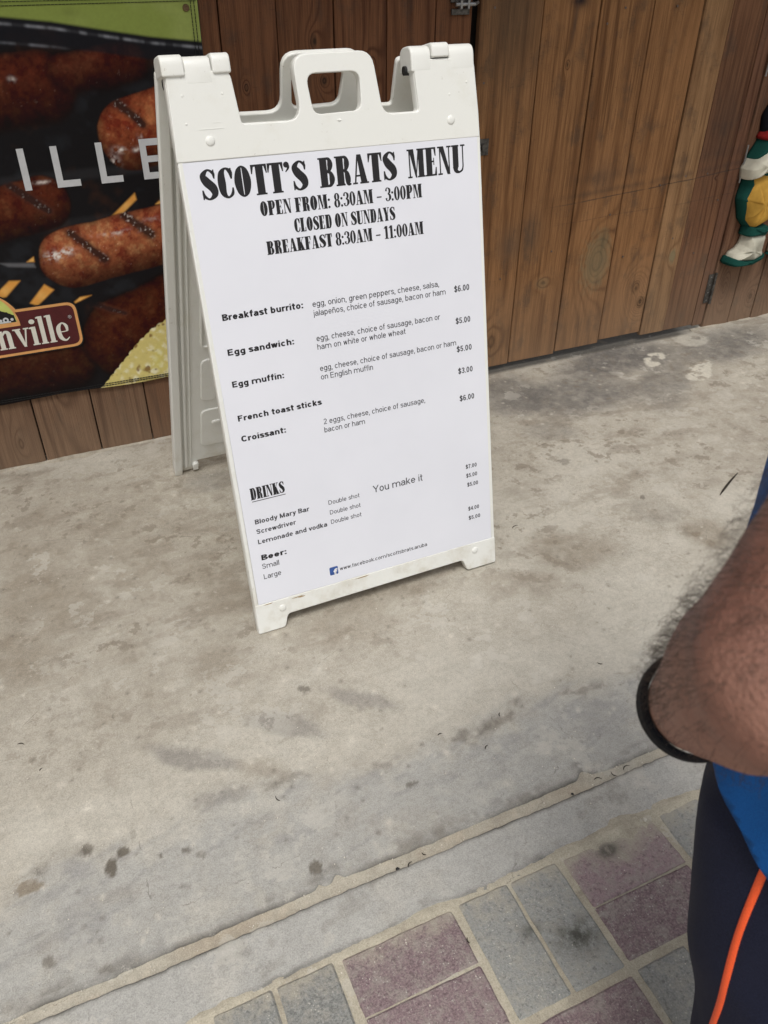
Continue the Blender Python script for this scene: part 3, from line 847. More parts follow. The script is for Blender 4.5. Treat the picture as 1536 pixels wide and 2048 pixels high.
# ================================================================== BANNER
BV = WALL - 0.006
u_ = np.arange(-0.46, 0.5502, 0.00225); z_ = np.concatenate([np.arange(0, 1.0001, 0.00225 / 1.02)])
A, B_ = np.meshgrid(u_, z_)
zb = 0.2115 - 0.012 * (A - 0.33) + 0.0030 * np.sin(A * 16 + 1)       # bottom edge
zt = 1.30
Zg = zb + B_ * (zt - zb)
Vg = BV - 0.0018 - 0.0016 * np.sin(A * 9 + Zg * 5) * np.sin(Zg * 7 + 1)
def banner_paint(U, Z):
    c = np.zeros(U.shape + (3,)) + np.array((0.0085, 0.0075, 0.0085))
    n1 = fbm(U, Z, 12, 301, 4, .6); n2 = fbm(U, Z, 55, 303, 4, .65); n3 = fbm(U, Z, 160, 305, 2)
    c = lerp(c, (0.045, 0.018, 0.010), sst(n1, 0.05, 0.3) * 0.7)
    c = lerp(c, (0.020, 0.022, 0.026), sst(-n1, 0.1, 0.3) * 0.6)
    def poly(pts, col, soft=0.003, w=1.0):
        nonlocal c
        P = np.array(pts); sdm = np.full(U.shape, 9.0); ins = np.zeros(U.shape, bool)
        for i in range(len(P)):
            a, b = P[i], P[(i + 1) % len(P)]
            e = b - a; l2 = (e @ e)
            t = np.clip(((U - a[0]) * e[0] + (Z - a[1]) * e[1]) / l2, 0, 1)
            sdm = np.minimum(sdm, np.hypot(U - a[0] - t * e[0], Z - a[1] - t * e[1]))
            cnd = (a[1] > Z) != (b[1] > Z)
            with np.errstate(divide='ignore', invalid='ignore'):
                xi = (b[0] - a[0]) * (Z - a[1]) / (b[1] - a[1] + 1e-12) + a[0]
            ins ^= cnd & (U < xi)
        sg = np.where(ins, sdm, -sdm)
        c = lerp(c, col, sst(sg, -soft, soft) * w)
    def sausage(a, b, r, bright, tint=(1, 1, 1), blur=0.004, seed=1, marks=(), glints=()):
        nonlocal c
        a = np.array(a); b = np.array(b); e = b - a; L = np.hypot(*e)
        wob = fbm(U, Z, 14, seed + 50, 3) * 0.012
        tt = ((U - a[0]) * e[0] + (Z - a[1]) * e[1]) / L ** 2
        t = np.clip(tt, 0, 1)
        dx, dz = U - a[0] - t * e[0], Z - a[1] - t * e[1]
        d = np.hypot(dx, dz) + wob
        # signed height across the sausage, for the photographed light on the print
        h = ((Z - a[1]) * e[0] - (U - a[0]) * e[1]) / L / r
        inside = 1 - sst(d, r - blur, r + blur)
        k = np.sqrt(np.clip(1 - (d / r) ** 2, 0, 1))
        lum = (0.10 + 1.05 * k * np.clip(0.62 + 0.62 * h, 0.06, 1.25)) * bright
        lum = lum * (1 + 0.55 * n2 + 0.4 * n3)
        mot = fbm(U, Z, 38, seed, 5, .65)
        br = np.array((0.33, 0.100, 0.040)) * np.array(tint)
        gold = np.array((0.46, 0.205, 0.085)) * np.array(tint)
        red = np.array((0.20, 0.036, 0.016)) * np.array(tint)
        base = br + (gold - br) * sst(mot, 0.02, 0.22)[..., None]
        base = base + (red - base) * sst(-mot, 0.0, 0.22)[..., None]
        base = base * lum[..., None]
        sp = np.clip(fbm(U, Z, 120, seed + 7, 3, .6) - 0.27, 0, 1) * 3 * np.clip(k - 0.3, 0, 1) * bright
        base = base + sp[..., None] * np.array((0.75, 0.6, 0.5))
        for (m0, m1, mw) in marks:
            m0 = np.array(m0); m1 = np.array(m1); me_ = m1 - m0; l2 = me_ @ me_
            tm = np.clip(((U - m0[0]) * me_[0] + (Z - m0[1]) * me_[1]) / l2, 0, 1)
            dm = np.hypot(U - m0[0] - tm * me_[0], Z - m0[1] - tm * me_[1]) + n2 * 0.007 + n1 * .006
            base = lerp(base, (0.09, 0.028, 0.016), (1 - sst(dm, mw * 0.8, mw * 2.1)) * 0.65)
            w_ = 1 - sst(dm, mw * 0.45, mw * 1.2)
            base = lerp(base, (0.028, 0.012, 0.010), w_ * 0.85)
            gl = w_ * np.clip(fbm(U, Z, 170, seed + 17, 2) - 0.14, 0, 1) * 3
            base = base + gl[..., None] * np.array((0.6, 0.55, 0.5)) * bright
        for (gx, gz, ga, gb, gi) in glints:
            w_ = np.exp(-((U - gx) / ga) ** 2 - ((Z - gz) / gb) ** 2) * np.clip(0.5 + 3.2 * fbm(U, Z, 110, seed + 27, 3, .6), 0, 1.3) * gi
            base = lerp(base, (0.80, 0.72, 0.66), np.clip(w_, 0, 1))
        c = c + (base - c) * inside[..., None]
    # out of focus sausages and grill behind
    for (p, q, r_, w) in (((-.5, .985), (.15, .955), .010, .35), ((-.5, 0.80), (.5, .815), .012, .25), ((.05, .690), (.55, .700), .012, .2)):
        poly([(p[0], p[1] - r_), (q[0], q[1] - r_), (q[0], q[1] + r_), (p[0], p[1] + r_)], (0.06, 0.06, 0.065), .008, w)
    sausage((-0.45, 0.955), (0.150, 1.015), 0.078, 0.30, (1, .62, .6), .016, 311, glints=((0.085, 1.035, .008, .006, .5),))
    sausage((0.215, 1.040), (0.36, 1.058), 0.050, 0.26, (1, .6, .6), .014, 321)
    sausage((-0.45, 0.655), (0.090, 0.752), 0.066, 0.36, (1, .68, .62), .006, 331, marks=(((0.02, .80), (0.10, .73), .010),), glints=((0.10, .80, .02, .004, .7), (0.17, .812, .010, .003, .9)))
    sausage((-0.40, 0.29), (0.06, 0.300), 0.075, 0.14, (1, .8, .8), .02, 341)
    sausage((0.235, 0.355), (0.60, 0.470), 0.125, 0.22, (1, .70, .62), .012, 351, marks=(((0.16, .47), (0.24, .43), .008),))
    # fire between the bars
    for pl in ([(0.254, 0.700), (0.323, 0.752), (0.325, 0.735), (0.276, 0.698)], [(-0.075, 0.535), (-0.038, 0.563), (-0.011, 0.560), (-0.055, 0.522), (-0.09, 0.515)],
               [(-0.001, 0.496), (0.046, 0.542), (0.067, 0.524), (0.016, 0.486)], [(0.112, 0.483), (0.130, 0.494), (0.160, 0.495), (0.114, 0.479)],
               [(0.373, 0.718), (0.385, 0.726), (0.40, 0.715)], [(0.017, 0.607), (0.036, 0.618), (0.035, 0.605)]):
        poly(pl, (0.78, 0.36, 0.075), 0.0035, 0.95)
        cx = sum(p[0] for p in pl) / len(pl); cz = sum(p[1] for p in pl) / len(pl)
        w_ = np.exp(-((U - cx) ** 2 + (Z - cz) ** 2) / 0.012 ** 2)
        c = lerp(c, (0.92, 0.60, 0.20), w_ * 0.35 * (c[..., 0] > 0.4))
    poly([(-0.05, 0.612), (0.033, 0.602), (0.035, 0.590), (-0.03, 0.600)], (0.16, 0.16, 0.17), .004, .8)
    sausage((0.345, 0.895), (0.65, 0.965), 0.088, 1.05, (1, .78, .72), .003, 361,
            marks=(((0.318, .968), (0.372, .918), .010),), glints=((0.305, .862, .014, .007, 1.1), (0.345, .86, .008, .006, .9), (0.285, .83, .012, .02, .6), (0.36, .89, .006, .008, .7)))
    sausage((0.126, 0.602), (0.60, 0.668), 0.081, 1.35, (1, .98, 1.0), .003, 371,
            marks=(((0.140, .668), (0.215, .590), .011), ((0.285, .700), (0.350, .640), .012)), glints=((0.088, .614, .020, .010, 1.6), (0.120, .622, .018, .008, 1.5), (0.26, .655, .05, .006, .5), (0.40, .68, .05, .006, .5)))
    # corn cob
    ed = np.interp(U, [0.118, 0.129, 0.191, 0.253, 0.303, 0.355, 0.56], [0.19, 0.207, 0.265, 0.326, 0.365, 0.392, 0.45])
    sc_ = 0.004 * np.abs(np.sin((U + Z) * 95)) + n2 * 0.006
    corn = sst(ed + sc_ - Z, -0.0015, 0.0015) * (U > 0.112)
    p = (U * 0.75 + Z * 0.66) * 120 + n2 * 3; q = (-U * 0.66 + Z * 0.75) * 100 + n1 * 3
    ker = np.abs(np.sin(p)) ** .5 * np.abs(np.sin(q)) ** .5
    yel = np.zeros(U.shape + (3,)) + np.array((0.66, 0.56, 0.20))
    yel = lerp(yel, (0.82, 0.78, 0.55), sst(ker * .7 + n1 * 1.1 + n2, 0.35, 0.95))
    yel = lerp(yel, (0.66, 0.60, 0.16), sst(n1, 0.0, 0.25) * .6)
    yel = lerp(yel, (0.20, 0.10, 0.030), sst(fbm(U, Z, 40, 381, 3), 0.14, 0.26) * 0.85)
    c = lerp(c, (0, 0, 0), 0 * U); c = c + (yel - c) * corn[..., None]
    # green top, pan rim with its blurred highlight
    gl = np.interp(U, [-.46, 0.091, 0.197, 0.307, 0.423, 0.55], [1.20, 1.161, 1.149, 1.130, 1.111, 1.096])
    g = np.zeros(U.shape + (3,)) + np.array((0.27, 0.335, 0.075))
    g = lerp(g, (0.33, 0.39, 0.11), sst(fbm(U, Z, 8, 391, 3), 0, .25) * .7)
    g = lerp(g, (0.17, 0.20, 0.05), np.exp(-((U - .245) / .02) ** 2 - ((Z - 1.166) / .01) ** 2) * .4)
    c = c + (np.array((0.010, 0.010, 0.014)) - c) * (sst(Z - gl, -0.055, -0.045) * 0.8)[..., None]
    wl = gl - 0.0135
    dash = np.clip(0.45 + 2.2 * fbm(U, U * 0, 60, 395, 2), 0.1, 1)
    c = lerp(c, (0.30, 0.31, 0.34), np.exp(-((Z - wl) / 0.0032) ** 2) * dash * 0.8)
    w2 = gl - 0.052
    c = lerp(c, (0.22, 0.23, 0.26), np.exp(-((Z - w2) / 0.003) ** 2) * np.exp(-((U - .13) / .07) ** 2) * dash * 0.8)
    c = c + (g - c) * sst(Z - gl, -0.004, 0.004)[..., None]
    c = c * (1 + 0.12 * n3[..., None])
    return np.clip(c, 0.004, 0.95)
bcol = banner_paint(A, Zg)
bm_ = Mat('printed_vinyl', 0.62, 0.14)
bm_.color(bm_.attr('paint'))
bm_.bump(bm_.voro(bm_.pos(), 900), 0.0006, 0.25)
ban = thing('banner', 'vinyl banner printed with grilled sausages and corn, nailed to the boards at left', 'banner', (0, 0, 0))
link('vinyl_sheet', grid_mesh(A, Vg, Zg, bcol), bm_.mat, ban)
edge_b = flat('vinyl_edge', (0.03, 0.03, 0.03), 0.6)
link('hem_back', box_mesh(-0.459, BV - 0.0003, 0.23, 0.5495, BV + 0.006, 1.299), edge_b, ban)
thr = flat('black_thread', (0.015, 0.015, 0.015), 0.8)
BL_ = BV - 0.0042
def stitch(p, q, n, w=0.0006):
    ms = []
    for k in range(n):
        a = np.array(p) + (np.array(q) - np.array(p)) * (k + 0.08) / n
        b = np.array(p) + (np.array(q) - np.array(p)) * (k + 0.92) / n
        d = (b - a) / np.hypot(*(b - a)); nn = np.array([-d[1], d[0]]) * w
        vs = [(a[0] - nn[0], BL_, a[1] - nn[1]), (b[0] - nn[0], BL_, b[1] - nn[1]), (b[0] + nn[0], BL_, b[1] + nn[1]), (a[0] + nn[0], BL_, a[1] + nn[1])]
        vs += [(x, y + .0022, z) for x, y, z in vs]
        ms.append(mesh_of(vs, [(0, 1, 2, 3), (7, 6, 5, 4), (0, 4, 5, 1), (1, 5, 6, 2), (2, 6, 7, 3), (3, 7, 4, 0)]))
    return join_meshes(ms)
st = join_meshes([stitch((0.5310, 1.298), (0.5275, 0.24), 130), stitch((0.5395, 1.298), (0.5365, 0.24), 130),
                  stitch((-0.45, 1.1885), (0.545, 1.1905), 120), stitch((-0.45, 1.1795), (0.545, 1.1835), 120),
                  stitch((-0.45, 0.2330), (0.545, 0.2190), 120, .0009), stitch((-0.45, 0.2270), (0.545, 0.2130), 120, .0009)])
link('stitching', st, thr, ban, kind='stuff')
brass = flat('tarnished_brass', (0.22, 0.15, 0.08), 0.4, 0.5, 0.8)
for (gu, gz) in ((0.5180, 1.1690),):
    bmx = bmesh.new()
    n = 20; rings = []
    for (rr_, dy) in ((0.0035, -0.0005), (0.0045, -0.002), (0.007, -0.002), (0.0085, 0.0)):
        rings.append([bmx.verts.new((gu + rr_ * math.cos(2 * math.pi * k / n), BL_ + dy, gz + rr_ * math.sin(2 * math.pi * k / n))) for k in range(n)])
    for a_, b_ in zip(rings, rings[1:]):
        for k in range(n):
            bmx.faces.new((a_[k], a_[(k + 1) % n], b_[(k + 1) % n], b_[k]))
    bmx.faces.new(rings[0])
    link('grommet', bm_mesh(bmx), brass, ban, smooth=False)
white_ink = flat('white_ink', (0.62, 0.63, 0.64), 0.5, var=0.04)
def flat_poly(pts, y):
    return mesh_of([(p[0], y, p[1]) for p in pts], [tuple(range(len(pts)))[::-1]])
def rects(rs, y):
    return join_meshes([flat_poly([(a, b), (c_, b), (c_, d), (a, d)], y - i * 2e-5) for i, (a, b, c_, d) in enumerate(rs)])
LT, LB, W_ = 0.8830, 0.7840, 0.0165
for rs in ([(0.0560, LB, 0.0560 + W_, LT)], [(0.1345, LB, 0.1345 + W_, LT), (0.1345, LB, 0.1930, LB + .0165)],
           [(0.2440, LB, 0.2440 + W_, LT), (0.2440, LB, 0.3005, LB + .0165)],
           [(0.3540, LB, 0.3540 + W_, LT), (0.3540, LB, 0.4130, LB + .0165), (0.3540, LT - .0165, 0.4130, LT), (0.3540, .8260, 0.4080, .8415)]):
    link('letter', rects(rs, BL_), white_ink, ban)
# brand plaque
cream = flat('plaque_orange', (0.72, 0.36, 0.13), 0.5, var=.05); maroon = flat('plaque_maroon', (0.085, 0.014, 0.016), 0.5, var=.08)
blackm = flat('ink_black', (0.010, 0.010, 0.011), 0.55, var=.05); skyg = flat('plaque_yellow_green', (0.55, 0.60, 0.16), 0.5, var=.1, scale=25)
def rr_poly(x0, z0, x1, z1, r_): return round_poly([(x0, z0), (x1, z0), (x1, z1), (x0, z1)], r_, 6)
def arc_pts(cx, cz, r_, a0, a1, n=28): return [(cx + r_ * math.cos(a0 + (a1 - a0) * k / n), cz + r_ * math.sin(a0 + (a1 - a0) * k / n)) for k in range(n + 1)]
YP = BL_ - 0.0008
pls = [(rr_poly(-.38, .3530, .1160, .4895, .030), blackm, 0), (arc_pts(-.135, .440, .1085, 0, math.pi), blackm, 0.00003),
       (rr_poly(-.376, .3565, .1125, .4860, .027), cream, 0.0003), (arc_pts(-.135, .440, .1045, 0, math.pi), cream, 0.00033),
       (rr_poly(-.369, .3640, .1050, .4785, .021), maroon, 0.0006), (arc_pts(-.135, .445, .0960, -.05, math.pi + .05), cream, 0.0009),
       (arc_pts(-.135, .452, .0900, 0, math.pi), skyg, 0.0012)]
plq = link('brand_plaque', flat_poly(pls[0][0], YP), blackm, ban)
for pts, mt, dy in pls[1:]:
    link('plaque_layer', flat_poly(pts, YP - dy), mt, plq)
tr = []
rq = random.Random(3)
pts = [(-.225, .4525)]
xq = -.225
while xq < -.045:
    hh = 0.008 + 0.030 * max(0, math.sin((xq + .22) * 60) * .3 + .5) * (1.2 if xq > -.095 else .6)
    hh = min(hh, math.sqrt(max(0, .088 ** 2 - (xq + .135) ** 2)))
    pts.append((xq, .4525 + hh + rq.uniform(0, .003))); xq += .004
pts.append((-.047, .4525))
link('silhouette', flat_poly(pts, YP - .0015), blackm, plq)
wh = []
for k, (x_, r_) in enumerate(((-.100, .0075), (-.072, .0075), (-.056, .004), (-.085, .004), (-.120, .005))):
    wh.append(flat_poly(arc_pts(x_, .461, r_, 0, 2 * math.pi, 14)[:-1], YP - .0018 - k * 2e-5))
wh.append(flat_poly([(-.130, .453), (-.060, .453), (-.060, .457), (-.130, .457)], YP - .00195))
link('tractor', join_meshes(wh), white_ink, plq)
link('wheel_hub', flat_poly(arc_pts(-.072, .461, .0032, 0, 2 * math.pi, 12)[:-1], YP - .0022), blackm, plq)
link('wheel_hub', flat_poly(arc_pts(-.100, .461, .0032, 0, 2 * math.pi, 12)[:-1], YP - .0022), blackm, plq)

# ================================================================== LETTERFORMS
def stroke_polys(pts, n=10):
    """pts: (x, y, width); Catmull-Rom centre line, returns quads"""
    P = [np.array(p, float) for p in pts]
    P = [2 * P[0] - P[1]] + P + [2 * P[-1] - P[-2]]
    out = []
    for i in range(1, len(P) - 2):
        for k in range(n):
            t = k / n
            out.append(0.5 * ((2 * P[i]) + (-P[i - 1] + P[i + 1]) * t + (2 * P[i - 1] - 5 * P[i] + 4 * P[i + 1] - P[i + 2]) * t * t + (-P[i - 1] + 3 * P[i] - 3 * P[i + 1] + P[i + 2]) * t ** 3))
    out.append(P[-2])
    L, Rr = [], []
    for i, p in enumerate(out):
        d = out[min(i + 1, len(out) - 1)][:2] - out[max(i - 1, 0)][:2]
        d = d / (np.hypot(*d) + 1e-9); nn = np.array([-d[1], d[0]]) * p[2] / 2
        L.append(p[:2] + nn); Rr.append(p[:2] - nn)
    return [[tuple(L[i]), tuple(Rr[i]), tuple(Rr[i + 1]), tuple(L[i + 1])] for i in range(len(out) - 1)]
def RC(x0, y0, x1, y1): return [[(x0, y0), (x1, y0), (x1, y1), (x0, y1)]]
def stem(x, t=.24, y0=0, y1=1, sl=.055, sr=.055, bot=True, top=True):
    o = RC(x, y0, x + t, y1)
    if bot: o += RC(x - sl, y0, x + t + sr, y0 + .055)
    if top: o += RC(x - sl, y1 - .055, x + t + sr, y1)
    return o
def ring(cx, cy, rx, ry, t, h):
    pts = []
    for k in range(9):
        a = math.pi / 2 + 2 * math.pi * k / 8
        w = h + (t - h) * abs(math.cos(a)) ** 1.3
        pts.append((cx + (rx - t / 2) * math.cos(a), cy + (ry - h / 2) * math.sin(a), w))
    p = pts[:-1]
    P = p[-1:] + p + p[:2]
    P = [np.array(q) for q in P]; out = []
    for i in range(1, len(P) - 2):
        for k in range(8):
            t_ = k / 8
            out.append(0.5 * ((2 * P[i]) + (-P[i - 1] + P[i + 1]) * t_ + (2 * P[i - 1] - 5 * P[i] + 4 * P[i + 1] - P[i + 2]) * t_ * t_ + (-P[i - 1] + 3 * P[i] - 3 * P[i + 1] + P[i + 2]) * t_ ** 3))
    L, Rr = [], []
    N = len(out)
    for i in range(N):
        d = out[(i + 1) % N][:2] - out[i - 1][:2]; d = d / np.hypot(*d); nn = np.array([-d[1], d[0]]) * out[i][2] / 2
        L.append(tuple(out[i][:2] + nn)); Rr.append(tuple(out[i][:2] - nn))
    return [[L[i], Rr[i], Rr[(i + 1) % N], L[(i + 1) % N]] for i in range(N)]
def dot(cx, cy, r_): return [[(cx + r_ * math.cos(2 * math.pi * k / 12), cy + r_ * math.sin(2 * math.pi * k / 12)) for k in range(12)]]
T_ = .265
def glyph(ch):
    if ch == 'S': return stroke_polys([(.475, .70, .05), (.455, .86, .10), (.29, .965, .07), (.13, .80, .20), (.21, .60, .28), (.40, .38, .28), (.43, .17, .20), (.25, .035, .07), (.09, .14, .10), (.055, .32, .05)]) + RC(.455, .68, .50, .97) + RC(.03, .03, .075, .34), .54
    if ch == 'C': return stroke_polys([(.485, .64, .06), (.455, .86, .14), (.31, .965, .07), (.175, .82, .20), (.150, .5, T_), (.175, .18, .20), (.31, .035, .07), (.46, .14, .10), (.50, .34, .05)]) + RC(.46, .62, .51, .97), .54
    if ch == 'O': return ring(.29, .5, .28, .51, T_, .06), .58
    if ch == '0': return ring(.25, .5, .245, .51, .19, .06), .50
    if ch == 'T': return stem(.155, T_, top=False) + RC(.0, .93, .545, 1) + [[(.0, .70), (.035, .70), (.10, .95), (.0, .95)], [(.545, .70), (.545, .95), (.445, .95), (.51, .70)]], .545
    if ch == "'": return dot(.10, .90, .10) + stroke_polys([(.14, .92, .10), (.165, .80, .08), (.06, .66, .03)]), .24
    if ch == 'B': return stem(.05, T_, sr=0) + stroke_polys([(.25, .972, .055), (.40, .93, .12), (.44, .75, .20), (.38, .56, .12), (.25, .515, .055)]) + stroke_polys([(.25, .515, .055), (.42, .48, .12), (.475, .26, .21), (.41, .07, .12), (.25, .028, .055)]), .60
    if ch == 'R': return stem(.05, T_, sr=.03) + stroke_polys([(.25, .972, .055), (.41, .93, .12), (.45, .74, .20), (.39, .54, .12), (.25, .50, .055)]) + stroke_polys([(.33, .50, .06), (.42, .42, .16), (.455, .24, .21), (.47, .06, .16), (.57, .02, .04)]), .61
    if ch == 'P': return stem(.05, T_) + stroke_polys([(.25, .972, .055), (.41, .93, .12), (.455, .71, .20), (.40, .49, .12), (.25, .45, .055)]), .57
    if ch == 'D': return stem(.05, T_, sr=0) + stroke_polys([(.25, .972, .055), (.40, .93, .12), (.465, .72, .20), (.475, .5, .22), (.465, .28, .20), (.40, .07, .12), (.25, .028, .055)]), .61
    if ch == 'A': return [[(.22, 1.0), (.38, 1.0), (.58, .0), (.33, .0)], [(.215, .98), (.275, 1.0), (.125, .0), (.065, .0)]] + RC(.14, .25, .42, .31) + RC(.0, 0, .19, .055) + RC(.28, 0, .63, .055), .62
    if ch == 'M': return stem(.50, T_ - .02, sr=.05) + RC(.075, 0, .135, .98) + RC(.0, 0, .20, .055) + RC(.0, .945, .20, 1) + [[(.09, 1.0), (.30, 1.0), (.42, .0), (.35, .0)], [(.35, .0), (.39, .0), (.56, 1.0), (.50, 1.0)]], .79
    if ch == 'N': return RC(.08, 0, .135, .98) + RC(.0, 0, .21, .055) + RC(.0, .945, .16, 1) + [[(.07, 1.0), (.28, 1.0), (.57, .0), (.43, .0)]] + RC(.50, 0, .555, 1) + RC(.42, .945, .63, 1), .63
    if ch == 'E': return stem(.05, T_, sr=.0) + RC(.25, .94, .50, 1) + RC(.25, 0, .52, .06) + RC(.25, .48, .40, .535) + RC(.38, .38, .415, .63) + [[(.455, .70), (.50, .70), (.50, 1.0), (.40, .97)], [(.475, .30), (.52, .30), (.52, .0), (.42, .03)]], .56
    if ch == 'F': return stem(.05, T_) + RC(.25, .94, .50, 1) + RC(.25, .48, .40, .535) + RC(.38, .38, .415, .63) + [[(.455, .70), (.50, .70), (.50, 1.0), (.40, .97)]], .54
    if ch == 'L': return stem(.05, T_) + RC(.25, 0, .50, .06) + [[(.455, .32), (.50, .32), (.50, .0), (.40, .03)]], .54
    if ch == 'I': return stem(.05, T_), .35
    if ch == 'U': return RC(.055, .22, .055 + T_, 1) + RC(.0, .945, .345, 1) + RC(.50, .22, .555, 1) + RC(.42, .945, .63, 1) + stroke_polys([(.172, .24, T_), (.20, .10, .18), (.33, .035, .08), (.48, .10, .07), (.527, .24, .055)]), .63
    if ch == 'K': return stem(.05, T_) + [[(.50, .97), (.55, .97), (.30, .48), (.25, .48)], [(.25, .58), (.38, .70), (.61, .0), (.36, .0)]] + RC(.42, .945, .62, 1) + RC(.32, 0, .65, .055), .64
    if ch == 'Y': return RC(.19, 0, .19 + T_, .45) + RC(.13, 0, .49, .055) + [[(.04, 1.0), (.29, 1.0), (.425, .42), (.19, .42)], [(.50, 1.0), (.55, 1.0), (.425, .42), (.36, .42)]] + RC(.0, .945, .34, 1) + RC(.42, .945, .62, 1), .61
    if ch == '8': return ring(.25, .745, .215, .262, .17, .06) + ring(.25, .27, .245, .285, .19, .06), .50
    if ch == '3': return stroke_polys([(.08, .74, .16), (.12, .92, .09), (.24, .965, .06), (.37, .84, .17), (.36, .64, .15), (.22, .53, .05)]) + stroke_polys([(.22, .53, .05), (.37, .44, .16), (.39, .22, .19), (.24, .035, .06), (.10, .08, .09), (.08, .24, .16)]), .48
    if ch == '1': return RC(.13, 0, .13 + .2, 1) + RC(.04, 0, .42, .055) + [[(.02, .78), (.15, .86), (.15, 1.0), (.02, .86)]], .42
    if ch == ':': return dot(.10, .09, .09) + dot(.10, .60, .09), .22
    if ch == '-': return RC(.04, .33, .44, .42), .48
    return [], .24
def slab_text(s, gapw=.022):
    x = 0; polys = []
    for ch in s:
        p, w = glyph(ch)
        polys += [[(a + x, b) for a, b in q] for q in p]
        x += w + gapw
    vs, fs = [], []
    for k, q in enumerate(polys):
        b = len(vs); vs += [(x_, y_, 1e-5 * (k % 7)) for x_, y_ in q]; fs.append(tuple(range(b, b + len(q))))
    return mesh_of(vs, fs)


# plain grotesque lettering drawn as monoline strokes (cap height 1)
def _arc(cx, cy, rx, ry, a0, a1, n=9):
    return [(cx + rx * math.cos(R(a0 + (a1 - a0) * k / n)), cy + ry * math.sin(R(a0 + (a1 - a0) * k / n))) for k in range(n + 1)]
def _strip(pts, w, closed=False):
    P = []
    for p in pts:
        if not P or math.hypot(p[0] - P[-1][0], p[1] - P[-1][1]) > 1e-4: P.append(p)
    if closed and math.hypot(P[0][0] - P[-1][0], P[0][1] - P[-1][1]) < 1e-4: P.pop()
    N = len(P); L, Rr = [], []
    for i in range(N):
        a = P[i - 1] if (i or closed) else None
        b = P[(i + 1) % N] if (i < N - 1 or closed) else None
        ds = []
        if a is not None: ds.append(np.array(P[i]) - np.array(a))
        if b is not None: ds.append(np.array(b) - np.array(P[i]))
        ds = [d / np.hypot(*d) for d in ds]
        t = sum(ds); t = t / (np.hypot(*t) + 1e-9); nn = np.array([-t[1], t[0]])
        k = max(0.55, abs(t @ ds[0]))
        L.append(tuple(np.array(P[i]) + nn * w / 2 / k)); Rr.append(tuple(np.array(P[i]) - nn * w / 2 / k))
    return [[L[i], Rr[i], Rr[(i + 1) % N], L[(i + 1) % N]] for i in range(N if closed else N - 1)]
